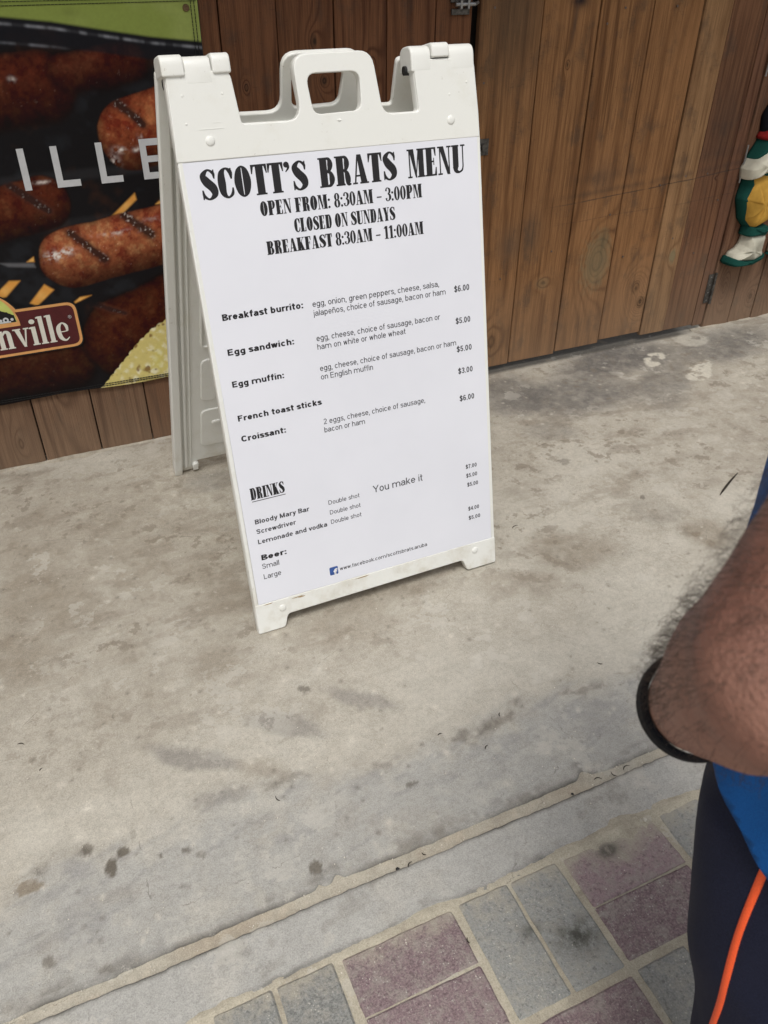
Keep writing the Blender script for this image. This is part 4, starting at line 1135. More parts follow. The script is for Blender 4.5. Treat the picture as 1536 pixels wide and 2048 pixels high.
def mono_glyph(ch, w):
    h = w / 2; X = .725; ry = X / 2 - h + .012; cy = X / 2; W = .50 + w * .35; cx = W / 2; rx = cx - h
    S = []; C = []           # open strokes, closed strokes
    adv = W
    vw = w * .9
    if ch in 'bdpqgo': C.append(_arc(cx, cy, rx, ry, 0, 360, 18))
    if ch == 'b': S.append([(h, 0), (h, 1)])
    elif ch == 'd': S.append([(W - h, 0), (W - h, 1)])
    elif ch == 'p': S.append([(h, -.28), (h, X)])
    elif ch == 'q': S.append([(W - h, -.28), (W - h, X)])
    elif ch == 'g': S.append([(W - h, X), (W - h, -.03)] + _arc(cx, -.03, rx, .26 - h, 0, -155))
    elif ch == 'o': pass
    elif ch == 'a':
        S.append(_arc(cx, .49, rx - .01, X - .49 - h + .012, 165, 0) + [(W - h - .01, .10), (W - h + .015, 0)])
        S.append([(W - h, .44), (cx, .41)] + _arc(.20 + h * .2, .22, .20 + h * .2 - h + .02, .22 - h + .012, 100, 290) + [(W - h - .02, .22)])
    elif ch == 'c': S.append(_arc(cx, cy, rx, ry, 38, 322, 14))
    elif ch == 'e': S.append([(h + .01, cy + .01), (W - h, cy + .01)] + _arc(cx, cy, rx, ry, 2, 325, 16))
    elif ch == 'f': g_ = h + .07; S.append([(g_, 0), (g_, .82)] + _arc(g_ + .14, .82, .14, .19 - h * .8, 180, 80)); S.append([(.0, X - .05), (g_ + h + .11, X - .05)]); adv = g_ + h + .10
    elif ch == 'h': S += [[(h, 0), (h, 1)], _arc(cx, .42, rx, X - .42 - h + .012, 175, 0) + [(W - h, 0)]]
    elif ch == 'i': S += [[(h, 0), (h, X)], [(h, .88), (h, 1)]]; adv = w
    elif ch == 'j': S += [[(h, X), (h, -.14)] + _arc(h - .12, -.14, .12, .14 - h, 0, -80), [(h, .88), (h, 1)]]; adv = w
    elif ch == 'k': S += [[(h, 0), (h, 1)], [(W - h - .02, X), (h, .22)], [(.17 + h * .5, .38), (W - h, 0)]]; adv = W - .02
    elif ch == 'l': S.append([(h, 0), (h, 1)]); adv = w
    elif ch == 'm':
        mw = .42 + w * .28
        for k in range(2): S.append(_arc(h + mw * (k + .5), .42, mw / 2, X - .42 - h + .012, 175, 0) + [(h + mw * (k + 1), 0)])
        S.append([(h, 0), (h, X)]); adv = 2 * mw + w
    elif ch in 'n\u00f1':
        S += [[(h, 0), (h, X)], _arc(cx, .42, rx, X - .42 - h + .012, 175, 0) + [(W - h, 0)]]
        if ch != 'n': S.append([(.10, .86), (.18, .93), (.32, .87), (.42, .94)])
    elif ch == 'r': S += [[(h, 0), (h, X)], _arc(.26 + h, .40, .26, X - .40 - h + .012, 175, 82)]; adv = .27 + h
    elif ch == 's': S.append([(.44, .55)] + _arc(.245, .54, .18, .185 - h + .012, 20, 200, 8) + [(.12, .44), (.38, .31)] + _arc(.25, .195, .19, .195 - h + .012, 30, -170, 10)); adv = .48
    elif ch == 't': g_ = h + .07; S += [[(g_, .96), (g_, .17)] + _arc(g_ + .14, .17, .14, .17 - h * .8, 180, 280), [(.0, X - .05), (g_ + h + .11, X - .05)]]; adv = g_ + h + .10
    elif ch == 'u': S += [[(h, X), (h, .30)] + _arc(cx, .30, rx, .30 - h + .012, 180, 350), [(W - h, X), (W - h, 0)]]
    elif ch == 'v': S += [[(.03 + h * .5, X), (.25, .03)], [(.25, .03), (.47 - h * .5 + h * .6, X)]]; adv = .50
    elif ch == 'w': S += [[(.03 + h * .4, X), (.20, .03)], [(.20, .03), (.35, X)], [(.35, X), (.50, .03)], [(.50, .03), (.67, X)]]; adv = .72
    elif ch == 'y': S += [[(.03 + h * .5, X), (.26, .04)], [(.48, X), (.26, .04), (.20, -.16), (.12, -.24), (.03, -.23)]]; adv = .51
    elif ch == 'B': S.append([(h, 0), (h, 1)]); S.append([(h, 1 - h), (.30, 1 - h)] + _arc(.34, .755, .20, .245 - h, 90, -90) + [(h, .51)]); S.append([(.30, .51)] + _arc(.36, .27, .24, .25 - h + .012, 90, -90) + [(h, h)]); adv = .64
    elif ch == 'C': S.append(_arc(.37, .5, .37 - h, .51 - h, 40, 320, 16)); adv = .70
    elif ch == 'D': S += [[(h, 0), (h, 1)], [(h, 1 - h), (.30, 1 - h)] + _arc(.30, .5, .38 - h, .5 - h, 90, -90) + [(h, h)]]; adv = .70
    elif ch == 'E': S += [[(h, 0), (h, 1)], [(h, 1 - h), (.60, 1 - h)], [(h, .52), (.56, .52)], [(h, h), (.62, h)]]; adv = .64
    elif ch == 'F': S += [[(h, 0), (h, 1)], [(h, 1 - h), (.58, 1 - h)], [(h, .52), (.52, .52)]]; adv = .60
    elif ch == 'L': S += [[(h, 0), (h, 1)], [(h, h), (.52, h)]]; adv = .54
    elif ch == 'M': S += [[(h, 0), (h, 1)], [(.80 - h, 0), (.80 - h, 1)], [(h, .96), (.40, .04)], [(.40, .04), (.80 - h, .96)]]; adv = .82
    elif ch == 'S': S.append([(.58, .70)] + _arc(.33, .74, .25 - h * .3, .26 - h, 10, 205, 10) + [(.16, .60), (.50, .42)] + _arc(.34, .27, .30 - h, .27 - h + .01, 30, -175, 12)); adv = .66
    elif ch == 'Y': S += [[(.02, 1), (.34, .42)], [(.66, 1), (.34, .42)], [(.34, .45), (.34, 0)]]; adv = .68
    elif ch == '0': C.append(_arc(.26, .5, .26 - h, .51 - h, 0, 360, 18)); adv = .54
    elif ch == '2': S.append(_arc(.27, .72, .23 - h * .4, .29 - h, 170, -35, 10) + [(h, h), (.52, h)]); adv = .54
    elif ch == '3': S.append(_arc(.26, .75, .21 - h * .2, .26 - h, 160, -75, 9) + [(.24, .53)]); S.append([(.24, .53)] + _arc(.26, .27, .26 - h, .28 - h, 80, -165, 11)); adv = .54
    elif ch == '4': S += [[(.40, 0), (.40, 1)], [(.38, .98), (.02, .28)], [(.02, .27), (.54, .27)]]; adv = .56
    elif ch == '5': S.append([(.48, 1 - h), (.14, 1 - h), (.09, .55), (.17, .60)] + _arc(.26, .33, .26 - h, .32 - h, 100, -165, 12)); adv = .54
    elif ch == '6': C.append(_arc(.27, .32, .26 - h, .33 - h, 0, 360, 16)); S.append(_arc(.30, .62, .29 - h, .39 - h, 50, 180, 8) + [(h + .01, .32)]); adv = .55
    elif ch == '7': S += [[(.02, 1 - h), (.50, 1 - h)], [(.50, 1 - h), (.28, .55), (.20, 0)]]; adv = .53
    elif ch == '$': S.append([(.46, .68)] + _arc(.26, .72, .20, .22 - h * .6, 10, 205, 8) + [(.12, .60), (.40, .42)] + _arc(.26, .27, .22, .24 - h * .6, 30, -175, 10)); S.append([(.26, -.10), (.26, 1.09)]); adv = .54
    elif ch in ':.,':
        q = w * 1.02
        S.append([(q / 2, 0), (q / 2, q)]); adv = q
        if ch == ':': S.append([(q / 2, X - q), (q / 2, X)])
        if ch == ',': S.append([(q / 2, .02), (q * .15, -.17)])
    elif ch == '/': S.append([(.0, -.02), (.28, 1.02)]); adv = .28
    elif ch == ' ': adv = .21
    out = []
    for s in S: out += _strip(s, w)
    for s in C: out += _strip(s, w, True)
    return out, adv
def mono_text(s, w, track=.10):
    x = 0; vs, fs = [], []; k = 0
    for ch in s:
        p, a = mono_glyph(ch, w)
        for q in p:
            b = len(vs); vs += [(u + x, v, 1e-5 * (k % 9)) for u, v in q]; fs.append((b, b + 1, b + 2, b + 3)); k += 1
        x += a + track
    return mesh_of(vs, fs)

# brand word on the banner plaque: slab serif lower case
def word_polys():
    P = []; x = 0
    def st(x, h, t=.2, f=True): return RC(x, 0, x + t, h) + (RC(x - .06, 0, x + t + .06, .07) if f else []) + [[(x - .08, h - .10), (x + .02, h - .10), (x + .02, h), (x - .08, h - .03)]]
    P += st(.0, 1) + stroke_polys([(.16, .72, .06), (.30, .93, .12), (.44, .86, .18), (.46, .6, .2)]) + RC(.36, 0, .56, .65) + RC(.30, 0, .62, .07)
    x = .70
    P += [[(x + .02, 1), (x + .24, 1), (x + .42, .0), (x + .30, .0)], [(x + .50, 1), (x + .58, 1), (x + .40, .0), (x + .34, .0)]] + RC(x - .05, .93, x + .30, 1) + RC(x + .42, .93, x + .66, 1)
    x = 1.46
    P += st(x, 1) + dot(x + .10, 1.27, .13)
    x = 1.84; P += st(x, 1.5)
    x = 2.22; P += st(x, 1.5)
    x = 2.55
    P += stroke_polys([(x + .08, .50, .05), (x + .30, .50, .05), (x + .50, .52, .05)]) + stroke_polys([(x + .48, .52, .10), (x + .46, .80, .14), (x + .30, .97, .07), (x + .12, .78, .18), (x + .09, .48, .20), (x + .16, .16, .18), (x + .34, .02, .09), (x + .52, .16, .04)])
    return P
WP = word_polys()
vs, fs = [], []
for k, q in enumerate(WP):
    b = len(vs)
    for (a, h) in q:
        vs.append((-0.1020 + a * 0.0590, YP - .0018 - 1e-5 * (k % 9), 0.3785 + h * 0.0535))
    fs.append(tuple(range(b, b + len(q)))[::-1])
link('brand_word', mesh_of(vs, fs), flat('plaque_cream', (0.72, 0.70, 0.62), 0.5, var=.03), plq)
rg = text_mesh('\u00ae'); xform(rg, lambda c: np.stack([0.086 + c[:, 0] * .013, np.full(len(c), YP - .0018), 0.440 + c[:, 1] * .013], 1))
link('registered_mark', rg, white_ink, plq)

# ================================================================== SANDWICH BOARD
plastic = Mat('white_moulded_plastic', 0.38, 0.45)
_p = plastic.pos(); _n = plastic.noise(_p, 14, 5, .65); _n2 = plastic.noise(_p, 120, 3, .6)
_c = plastic.mix(_n.step(.52, .78) * 0.30, (0.78, 0.785, 0.745), (0.62, 0.60, 0.50))
_x, _y, _z = plastic.sep(_p)
_c = plastic.mix(((_z * -1.0 + 0.13) / 0.13).clamp() * _n.step(.40, .66) * 0.55, _c, (0.45, 0.39, 0.28))
_c = plastic.mix(_n2.step(.66, .74) * _n.step(.5, .6) * 0.45, _c, (0.33, 0.29, 0.22))
plastic.color(_c); plastic.bump(plastic.noise(_p, 350, 3, .6), 0.0005, 0.3)
plastic = plastic.mat
rubber = flat('black_rubber', (0.02, 0.02, 0.02), 0.6)
sheet_m = Mat('printed_menu_sheet', 0.45, 0.3)
sheet_m.color(sheet_m.mix(sheet_m.noise(sheet_m.pos(), 5, 3).step(.3, .7), (0.735, 0.745, 0.80), (0.76, 0.77, 0.825)))
sheet_m.bump(sheet_m.noise(sheet_m.pos(), 9, 2), 0.004, 0.25)
ink = flat('black_ink', (0.018, 0.017, 0.019), 0.55, var=.04)
inkg = flat('dark_grey_ink', (0.050, 0.050, 0.056), 0.55, var=.04)

board = thing('sandwich_board', 'white plastic A-frame sandwich board with a black-lettered breakfast and drinks menu', 'sandwich board', (SIGN[0], SIGN[1], 0.0))
sd_ = np.array([0.999976, 0.0069284, 0.0]); up_ = np.array([-0.00151038, 0.21799289, 0.97594919]); nn_ = np.array([0.00676177, -0.97592577, 0.21799812])
def front(c): return c[:, :1] * sd_ + c[:, 1:2] * up_ + c[:, 2:3] * nn_
APY, APZ = 0.255, 1.142
bu = np.array([0, APY + 0.040 - 0.745, APZ]); BLN = np.hypot(bu[1], bu[2]); bu = bu / BLN
bn = np.cross(bu, np.array([1.0, 0, 0])); bn = bn / np.linalg.norm(bn)      # towards the camera side
if bn[1] > 0: bn = -bn
def back(c):
    b = c[:, 1:2] * (BLN / 1.17)
    return np.array([0, 0.745, 0]) + np.array([1.0, 0.007, 0]) * (c[:, :1] - 0.030 * (1 - b / BLN)) + b * bu + c[:, 2:3] * bn
OUT = [(-.3175, 0, .004), (-.2510, 0, .010), (-.2415, .032, .012), (.2225, .036, .012), (.2345, .004, .010), (.3175, .004, .006), (.3130, 1.05, 0), (.3060, 1.150, .018),
       (.1680, 1.150, .010), (.1755, 1.0600, .006), (.0960, 1.0605, .024), (.0850, 1.1700, .030), (-.0780, 1.1700, .030), (-.0680, 1.0605, .026), (-.1880, 1.0625, .006), (-.1970, 1.150, .018),
       (-.3120, 1.150, .012), (-.3150, 1.05, 0)]
HOLE = [(-.0540, 1.1370), (.0560, 1.1370), (.0540, 1.0680), (-.0460, 1.0660)]
fp = curve_plate([round_poly(OUT, .01), round_poly(HOLE, .018)], 0.022, 0.0035)
xform(fp, lambda c: c + np.array([0, 0, -0.0012]))
hd = [(-.3168, 1.0050, .002), (.3130, 1.0030, .002), (.3115, 1.05, 0), (.3045, 1.1485, .018), (.1695, 1.1485, .010), (.1770, 1.0575, .008), (.0985, 1.0585, .026), (.0835, 1.1685, .030), (-.0765, 1.1685, .030),
      (-.0700, 1.0585, .030), (-.1865, 1.0605, .008), (-.1955, 1.1485, .016), (-.3105, 1.1485, .010), (-.3140, 1.05, 0)]
hp = curve_plate([round_poly(hd, .01), round_poly([(-.0530, 1.1360), (.0550, 1.1360), (.0530, 1.0690), (-.0450, 1.0670)], .018)], 0.006, 0.0018)
xform(hp, lambda c: c + np.array([0, 0, 0.0016]))
ft = [(-.3168, .002, .004), (-.2520, .002, .010), (-.2425, .034, .012), (.2215, .038, .012), (.2335, .006, .010), (.3165, .006, .006), (.3160, .0775, .002), (-.3160, .0765, .002)]
fo = curve_plate([round_poly(ft, .01)], 0.006, 0.0018)
xform(fo, lambda c: c + np.array([0, 0, 0.0016]))
lr = []
for x0 in (-.3165, .3068):
    e_ = curve_plate([[(x0, .074), (x0 + .0085, .074), (x0 + .0085 + (.002 if x0 < 0 else -.002), 1.006), (x0 + (.002 if x0 < 0 else -.002), 1.006)]], .004, .001)
    xform(e_, lambda c: c + np.array([0, 0, 0.0005])); lr.append(e_)
me = xform(join_meshes([fp, hp, fo] + lr), front)
link('front_panel', me, plastic, board)
# knuckles of the hinge: profile in (n, b), extruded along a
def knuckle(a0, a1, b0, b1, n0, n1, r_, fn):
    prof = round_poly([(n0, b0, .002), (n1, b0, .004), (n1, b1, r_), (n0, b1, r_)], r_, 6)
    k = curve_plate([prof], a1 - a0, 0.0035)      # x = n, y = b, z = -(a)
    xform(k, lambda c: np.stack([a1 + c[:, 2], c[:, 1], c[:, 0]], 1))
    return xform(k, fn)
for (a0, a1) in ((-.2760, -.2275), (.1660, .2090), (.2490, .3055)):
    link('hinge_knuckle', knuckle(a0, a1, 1.128, 1.1745, -.052, .0018, .021, front), plastic, board)
for (a0, a1, b0) in ((-.3170, -.2765, 1.1420), (-.2265, -.1930, 1.1440), (.2100, .2480, 1.1510)):
    link('hinge_knuckle', knuckle(a0, a1, b0, 1.1775, -.054, .0060, .021, front), plastic, board)
for (a0, a1) in ((-.3120, -.1960), (.1610, .3030)):
    p = front(np.array([[a0, 1.133, -.026], [a1, 1.133, -.026]]))
    link('hinge_pin', tube_mesh([tuple(p[0]), tuple(p[1])], [.0085, .0085], 12), rubber, board)
# rivets
for (a, b, n) in ((-.2500, 1.037, .0018), (.2465, 1.0386, .0018), (-.2532, .0534, .0018), (.2569, .0563, .0018)):
    bmx = bmesh.new(); bmesh.ops.create_uvsphere(bmx, u_segments=20, v_segments=10, radius=.0090)
    for v in bmx.verts: v.co.z *= .36
    r_ = xform(bm_mesh(bmx), lambda c: front(c + np.array([a, b, n - .0004])))
    link('rivet', r_, plastic, board, smooth=True)
# small mould marks and a raised rib line
marks = []
for (a, b) in ((-.287, 1.112), (-.215, 1.112), (-.288, 1.067), (.286, 1.105), (.246, 1.085), (.005, 1.0545)):
    bmx = bmesh.new(); bmesh.ops.create_uvsphere(bmx, u_segments=10, v_segments=6, radius=.0022 if a != .005 else .0045)
    for v in bmx.verts: v.co.z *= .4; v.co.y *= (1 if a != .005 else .5)
    marks.append(xform(bm_mesh(bmx), lambda c: front(c + np.array([a, b, .0017]))))
marks.append(xform(box_mesh(-.268, 1.0560, .0014, -.222, 1.0568, .0022), front))
marks.append(xform(box_mesh(-.240, 1.0660, .0014, -.226, 1.0666, .0021), front))
link('mould_mark', join_meshes(marks), plastic, board)

# back panel: plate, side rails, inner rib, moulded recess rims
OUTB = [(-.3175, .0, .006), (-.2600, .0, .006), (-.2500, .036, .010), (.2500, .036, .010), (.2600, .0, .006), (.3175, .0, .006)] + [(q[0], q[1] - (.012 if q[1] > 1.055 else 0)) + tuple(q[2:]) for q in OUT[6:]]
bp = curve_plate([round_poly(OUTB, .01), round_poly([(q[0], q[1] - .012) for q in HOLE], .018)], 0.012, 0.003)
xform(bp, lambda c: c + np.array([0, 0, -0.014]))
parts = [bp]
for sgn in (-1, 1):
    for (x0, x1, h, y0, y1) in ((-.3175, -.2930, .0, .0, 1.14), (-.2860, -.2760, -.006, .02, 1.12), (-.2690, -.2630, -.0095, .03, 1.10)):
        xa, xb_ = (x0, x1) if sgn < 0 else (-x1, -x0)
        q = curve_plate([round_poly([(xa, y0), (xb_, y0), (xb_, y1), (xa, y1)], .006, 3)], .016, .004)
        xform(q, lambda c: c + np.array([0, 0, h])); parts.append(q)
def rim(x0, y0, x1, y1, r_, w, h=-.0090):
    q = curve_plate([round_poly([(x0, y0), (x1, y0), (x1, y1), (x0, y1)], r_, 5), round_poly([(x0 + w, y0 + w), (x1 - w, y0 + w), (x1 - w, y1 - w), (x0 + w, y1 - w)], max(r_ - w, .003), 5)], .010, .002)
    xform(q, lambda c: c + np.array([0, 0, h])); return q
def pad(x0, y0, x1, y1, r_, h=-.0105):
    q = curve_plate([round_poly([(x0, y0), (x1, y0), (x1, y1), (x0, y1)], r_, 5)], .010, .0035)
    xform(q, lambda c: c + np.array([0, 0, h])); return q
for sgn in (-1, 1):
    f = (lambda a, b: (a, b)) if sgn < 0 else (lambda a, b: (-b, -a))
    for (a, b, y0, y1, kind) in ((-.236, -.150, .095, .245, 'pad'), (-.236, -.190, .280, .430, 'pad'), (-.236, -.150, .470, .640, 'rim'), (-.236, -.150, .680, .860, 'rim')):
        x0, x1 = f(a, b)
        parts.append(pad(x0, y0, x1, y1, .020) if kind == 'pad' else rim(x0, y0, x1, y1, .016, .006))
    x0, x1 = f(-.205, -.180)
    parts.append(pad(x0, .185, x1, .200, .007, -.0070))
parts.append(rim(-.13, .10, .13, .98, .03, .010))
parts.append(xform(curve_plate([round_poly([(-.30, 1.0), (.30, 1.0), (.30, 1.03), (-.30, 1.03)], .006, 3)], .012, .003), lambda c: c + np.array([0, 0, -.004])))
link('back_panel', xform(join_meshes(parts), back), plastic, board)
for sgn in (-1, 1):
    p = [(sgn * .246, .008), (sgn * .246, .034), (sgn * .262, .034), (sgn * .262, .008)]
    q = curve_plate([p if sgn < 0 else p[::-1]], .020, .002)
    link('foot_block', xform(xform(q, lambda c: c + np.array([0, 0, -.002])), back), plastic, board)

# menu sheet with its print
shm = xform(box_mesh(-.3070, .0775, -.0002, .3065, 1.0040, .0009, .0002), front)
sheet = link('menu_sheet', shm, sheet_m.mat, board)
ZT = .00115
def put(me, l, r_, base, h=None, cap=.727, mat=ink, skew=0.0, name='menu_text', zb=ZT):
    n = len(me.vertices); co = np.empty(n * 3); me.vertices.foreach_get('co', co); co = co.reshape(-1, 3)
    x0, x1 = co[:, 0].min(), co[:, 0].max()
    s = h / cap
    def fn(c):
        a = l + (c[:, 0] - x0) / (x1 - x0) * (r_ - l)
        b = base + c[:, 1] * s
        return front(np.stack([a, b, zb + c[:, 2]], 1))
    return link(name, xform(me, fn), mat, sheet)
for (s, l, r_, b, h) in (("SCOTT'S", -.2800, -.0715, .9375, .0535), ("BRATS", -.0484, .1185, .9380, .0535), ("MENU", .1425, .2755, .9380, .0535),
                         ("OPEN FROM: 8:30AM - 3:00PM", -.1746, .1715, .8995, .0262), ("CLOSED ON SUNDAYS", -.1108, .1075, .8625, .0258), ("BREAKFAST 8:30AM - 11:00AM", -.1725, .1695, .8277, .0250)):
    put(slab_text(s), l, r_, b, h, 1.0, name='heading')
put(slab_text("DRINKS"), -.2846, -.2073, .3322, .0270, 1.0, name='heading')
link('underline', xform(box_mesh(-.2830, .3272, ZT, -.2067, .3286, ZT + .0001), front), ink, sheet)
BT = [("Breakfast burrito:", -.2816, -.1135, .7163, .0128), ("Egg sandwich:", -.2823, -.1425, .6473, .0126), ("Egg muffin:", -.2838, -.1735, .5820, .0126),
      ("French toast sticks", -.2838, -.0985, .5100, .0124), ("Croissant:", -.2838, -.1860, .4655, .0126), ("Beer:", -.2831, -.2245, .1855, .0130)]
for (s, l, r_, b, h) in BT:
    put(mono_text(s, .205, .10), l, r_, b, h, 1.0)
MT = [("Bloody Mary Bar", -.2842, -.1581, .2745, .0110), ("Screwdriver", -.2844, -.1930, .2510, .0110), ("Lemonade and vodka", -.2846, -.1211, .2262, .0110)]
for (s, l, r_, b, h) in MT:
    put(mono_text(s, .172, .10), l, r_, b, h, 1.0, mat=inkg)
PT = [("egg, onion, green peppers, cheese, salsa,", -.0932, .1985, .7153, .0120), ("jalape\u00f1os, choice of sausage, bacon or ham", -.0934, .2137, .6968, .0120),
      ("egg, cheese, choice of sausage, bacon or", -.0934, .1967, .6450, .0120), ("ham on white or whole wheat", -.0936, .1107, .6272, .0120),
      ("egg, cheese, choice of sausage, bacon or ham", -.0936, .2333, .5817, .0120), ("on English muffin", -.0938, .0268, .5633, .0120),
      ("2 eggs, cheese, choice of sausage,", -.1002, .1464, .4653, .0120), ("bacon or ham", -.1003, -.0043, .4466, .0120),
      ("Double shot", -.1116, -.0358, .2770, .0105), ("Double shot", -.1110, -.0358, .2525, .0105), ("Double shot", -.1113, -.0360, .2290, .0105),
      ("You make it", -.0013, .1261, .2787, .0170), ("Small", -.2843, -.2450, .1640, .0125), ("Large", -.2846, -.2440, .1380, .0125)]
for (s, l, r_, b, h) in PT:
    put(mono_text(s, .118, .11), l, r_, b, h, 1.0, mat=inkg)
PR = [("$6.00", .2350, .2727, .6980, .0128), ("$5.00", .2348, .2720, .6284, .0128), ("$5.00", .2338, .2726, .5652, .0128), ("$3.00", .2349, .2728, .5147, .0128), ("$6.00", .2352, .2738, .4500, .0128),
      ("$7.00", .2424, .2728, .2800, .0100), ("$5.00", .2426, .2730, .2568, .0100), ("$5.00", .2442, .2745, .2330, .0100), ("$4.00", .2438, .2745, .1690, .0100), ("$5.00", .2440, .2767, .1440, .0100)]
for (s, l, r_, b, h) in PR:
    put(mono_text(s, .158, .10), l, r_, b, h, 1.0, mat=inkg)
put(mono_text("www.facebook.com/scottsbrats.aruba", .125, .11), -.1039, .1257, .1062, .0095, 1.0, mat=ink)
blue = flat('blue_ink', srgb(58, 88, 150), 0.5, var=.12, scale=80)
lg = mesh_of([(p[0], p[1], 0) for p in round_poly([(-.1295, .1000), (-.1085, .1000), (-.1085, .1205), (-.1295, .1205)], .003, 4)], [tuple(range(20))])
link('social_logo', xform(lg, lambda c: front(c + np.array([0, 0, ZT]))), blue, sheet)
put(text_mesh('f', .05), -.1200, -.1100, .1000, .0150, mat=flat('white_print', (.8, .8, .82), .5), name='logo_letter', zb=ZT + .00012)
# two yellowed scuffs on the ledge
scf = flat('brown_scuff', (0.30, 0.20, 0.08), 0.8)
for (a, b, L) in ((-.215, .0700, .016), (-.205, .0680, .010), (-.052, .0725, .020), (-.285, .0735, .012)):
    pts = [(a - L, b), (a - L * .3, b - .0010), (a + L * .6, b - .0006), (a + L, b + .001), (a + L * .5, b + .0014), (a - L * .4, b + .0008)]
    link('scuff', xform(mesh_of([(x, y, .0018) for x, y in pts], [tuple(range(6))]), front), scf, board)

# ================================================================== PERSON at the right edge
PC = np.array((0.587, 0.203)); PF = np.array((-0.37, 0.929)); PL = np.array((-0.929, -0.37))
def Q(f, l, z):
    p = PC + PF * f + PL * l
    return Vector((p[0], p[1], z))
def capsule(p0, r0, p1, r1, sub=3):
    bm = bmesh.new()
    for p, r_ in ((p0, r0), (p1, r1)):
        bmesh.ops.create_icosphere(bm, subdivisions=sub, radius=r_, matrix=Matrix.Translation(Vector(p)))
    res = bmesh.ops.convex_hull(bm, input=bm.verts[:])
    bmesh.ops.delete(bm, geom=[g for g in set(res['geom_interior'] + res['geom_unused']) if isinstance(g, bmesh.types.BMVert)], context='VERTS')
    return bm_mesh(bm)
def chain(pts):
    return [capsule(pts[i][0], pts[i][1], pts[i + 1][0], pts[i + 1][1]) for i in range(len(pts) - 1)]
def loft(secs, n=40):
    """secs: (f, l, z, rf, rl) rings round the body axis"""
    vs, fs = [], []
    for (f, l, z, rf, rl) in secs:
        for k in range(n):
            a = 2 * math.pi * k / n
            ca, sa = math.cos(a), math.sin(a)
            e = 0.88
            vs.append(Q(f + rf * math.copysign(abs(ca) ** e, ca), l + rl * math.copysign(abs(sa) ** e, sa), z))
    for i in range(len(secs) - 1):
        for k in range(n):
            k2 = (k + 1) % n
            fs.append((i * n + k, i * n + k2, (i + 1) * n + k2, (i + 1) * n + k))
    fs.append(tuple(range(n))[::-1]); fs.append(tuple((len(secs) - 1) * n + k for k in range(n)))
    return mesh_of(vs, fs)
def fuse(parts, voxel, smooth=4):
    me = join_meshes(parts)
    ob = bpy.data.objects.new('f', me); COL.objects.link(ob)
    md = ob.modifiers.new('r', 'REMESH'); md.mode = 'VOXEL'; md.voxel_size = voxel
    ms = ob.modifiers.new('s', 'SMOOTH'); ms.iterations = smooth; ms.factor = 0.5
    dg = bpy.context.evaluated_depsgraph_get()
    out = bpy.data.meshes.new_from_object(ob.evaluated_get(dg))
    bpy.data.objects.remove(ob)
    return out

person = thing('person', 'person in blue shirt and navy orange-striped trousers, black band on the wrist', 'person', (0, 0, 0))
WR = Vector((0.317, 0.227, 0.935)); EL = Vector((0.241, 0.131, 1.096)); SH = Q(0.0, 0.185, 1.46)
MID = WR.lerp(EL, 0.55) + Vector((0.0, 0.0, -0.004))
body = [loft([(0, 0, .86, .10, .15), (0, 0, .95, .115, .165), (.01, 0, 1.08, .118, .155), (0, 0, 1.28, .112, .165), (-.01, 0, 1.42, .09, .17), (-.01, 0, 1.50, .06, .09)])]
body += chain([((Q(-.01, 0, 1.48)), .060), (Q(0.0, 0, 1.60), .055)])
hc = Q(.02, 0, 1.70)
hm = bmesh.new(); bmesh.ops.create_icosphere(hm, subdivisions=4, radius=1.0)
for v in hm.verts:
    x, y, z = v.co
    wz = .76 + .24 * min(1, max(0, (z + 1) / 1.1))
    p = Q(.02 + x * .098 * (wz if x > 0 else 1), y * .076 * wz, 1.70 + z * .118)
    v.co = p
body.append(bm_mesh(hm))
body += chain([(Q(.112, 0, 1.715), .009), (Q(.134, 0, 1.685), .014), (Q(.118, 0, 1.675), .012)])      # nose
body += chain([(Q(.104, -.022, 1.650), .008), (Q(.112, 0, 1.650), .010), (Q(.104, .022, 1.650), .008)])  # lips
body += chain([(Q(.095, -.02, 1.605), .018), (Q(.095, .02, 1.605), .018)])   # chin
for s in (-1, 1):
    body += chain([(Q(.015, s * .076, 1.725), .012), (Q(.008, s * .083, 1.710), .016), (Q(.015, s * .076, 1.680), .010)])  # ears
    body += chain([(Q(.100, s * .015, 1.738), .008), (Q(.096, s * .045, 1.738), .008)])   # brow
# left arm, the one in view
body += chain([(SH, .062), (SH.lerp(EL, .5), .052), (EL, .046)])
body += chain([(EL, .047), (EL.lerp(WR, .30), .0435), (EL.lerp(WR, .62), .0375), (EL.lerp(WR, .86), .0325), (WR, .0300)])
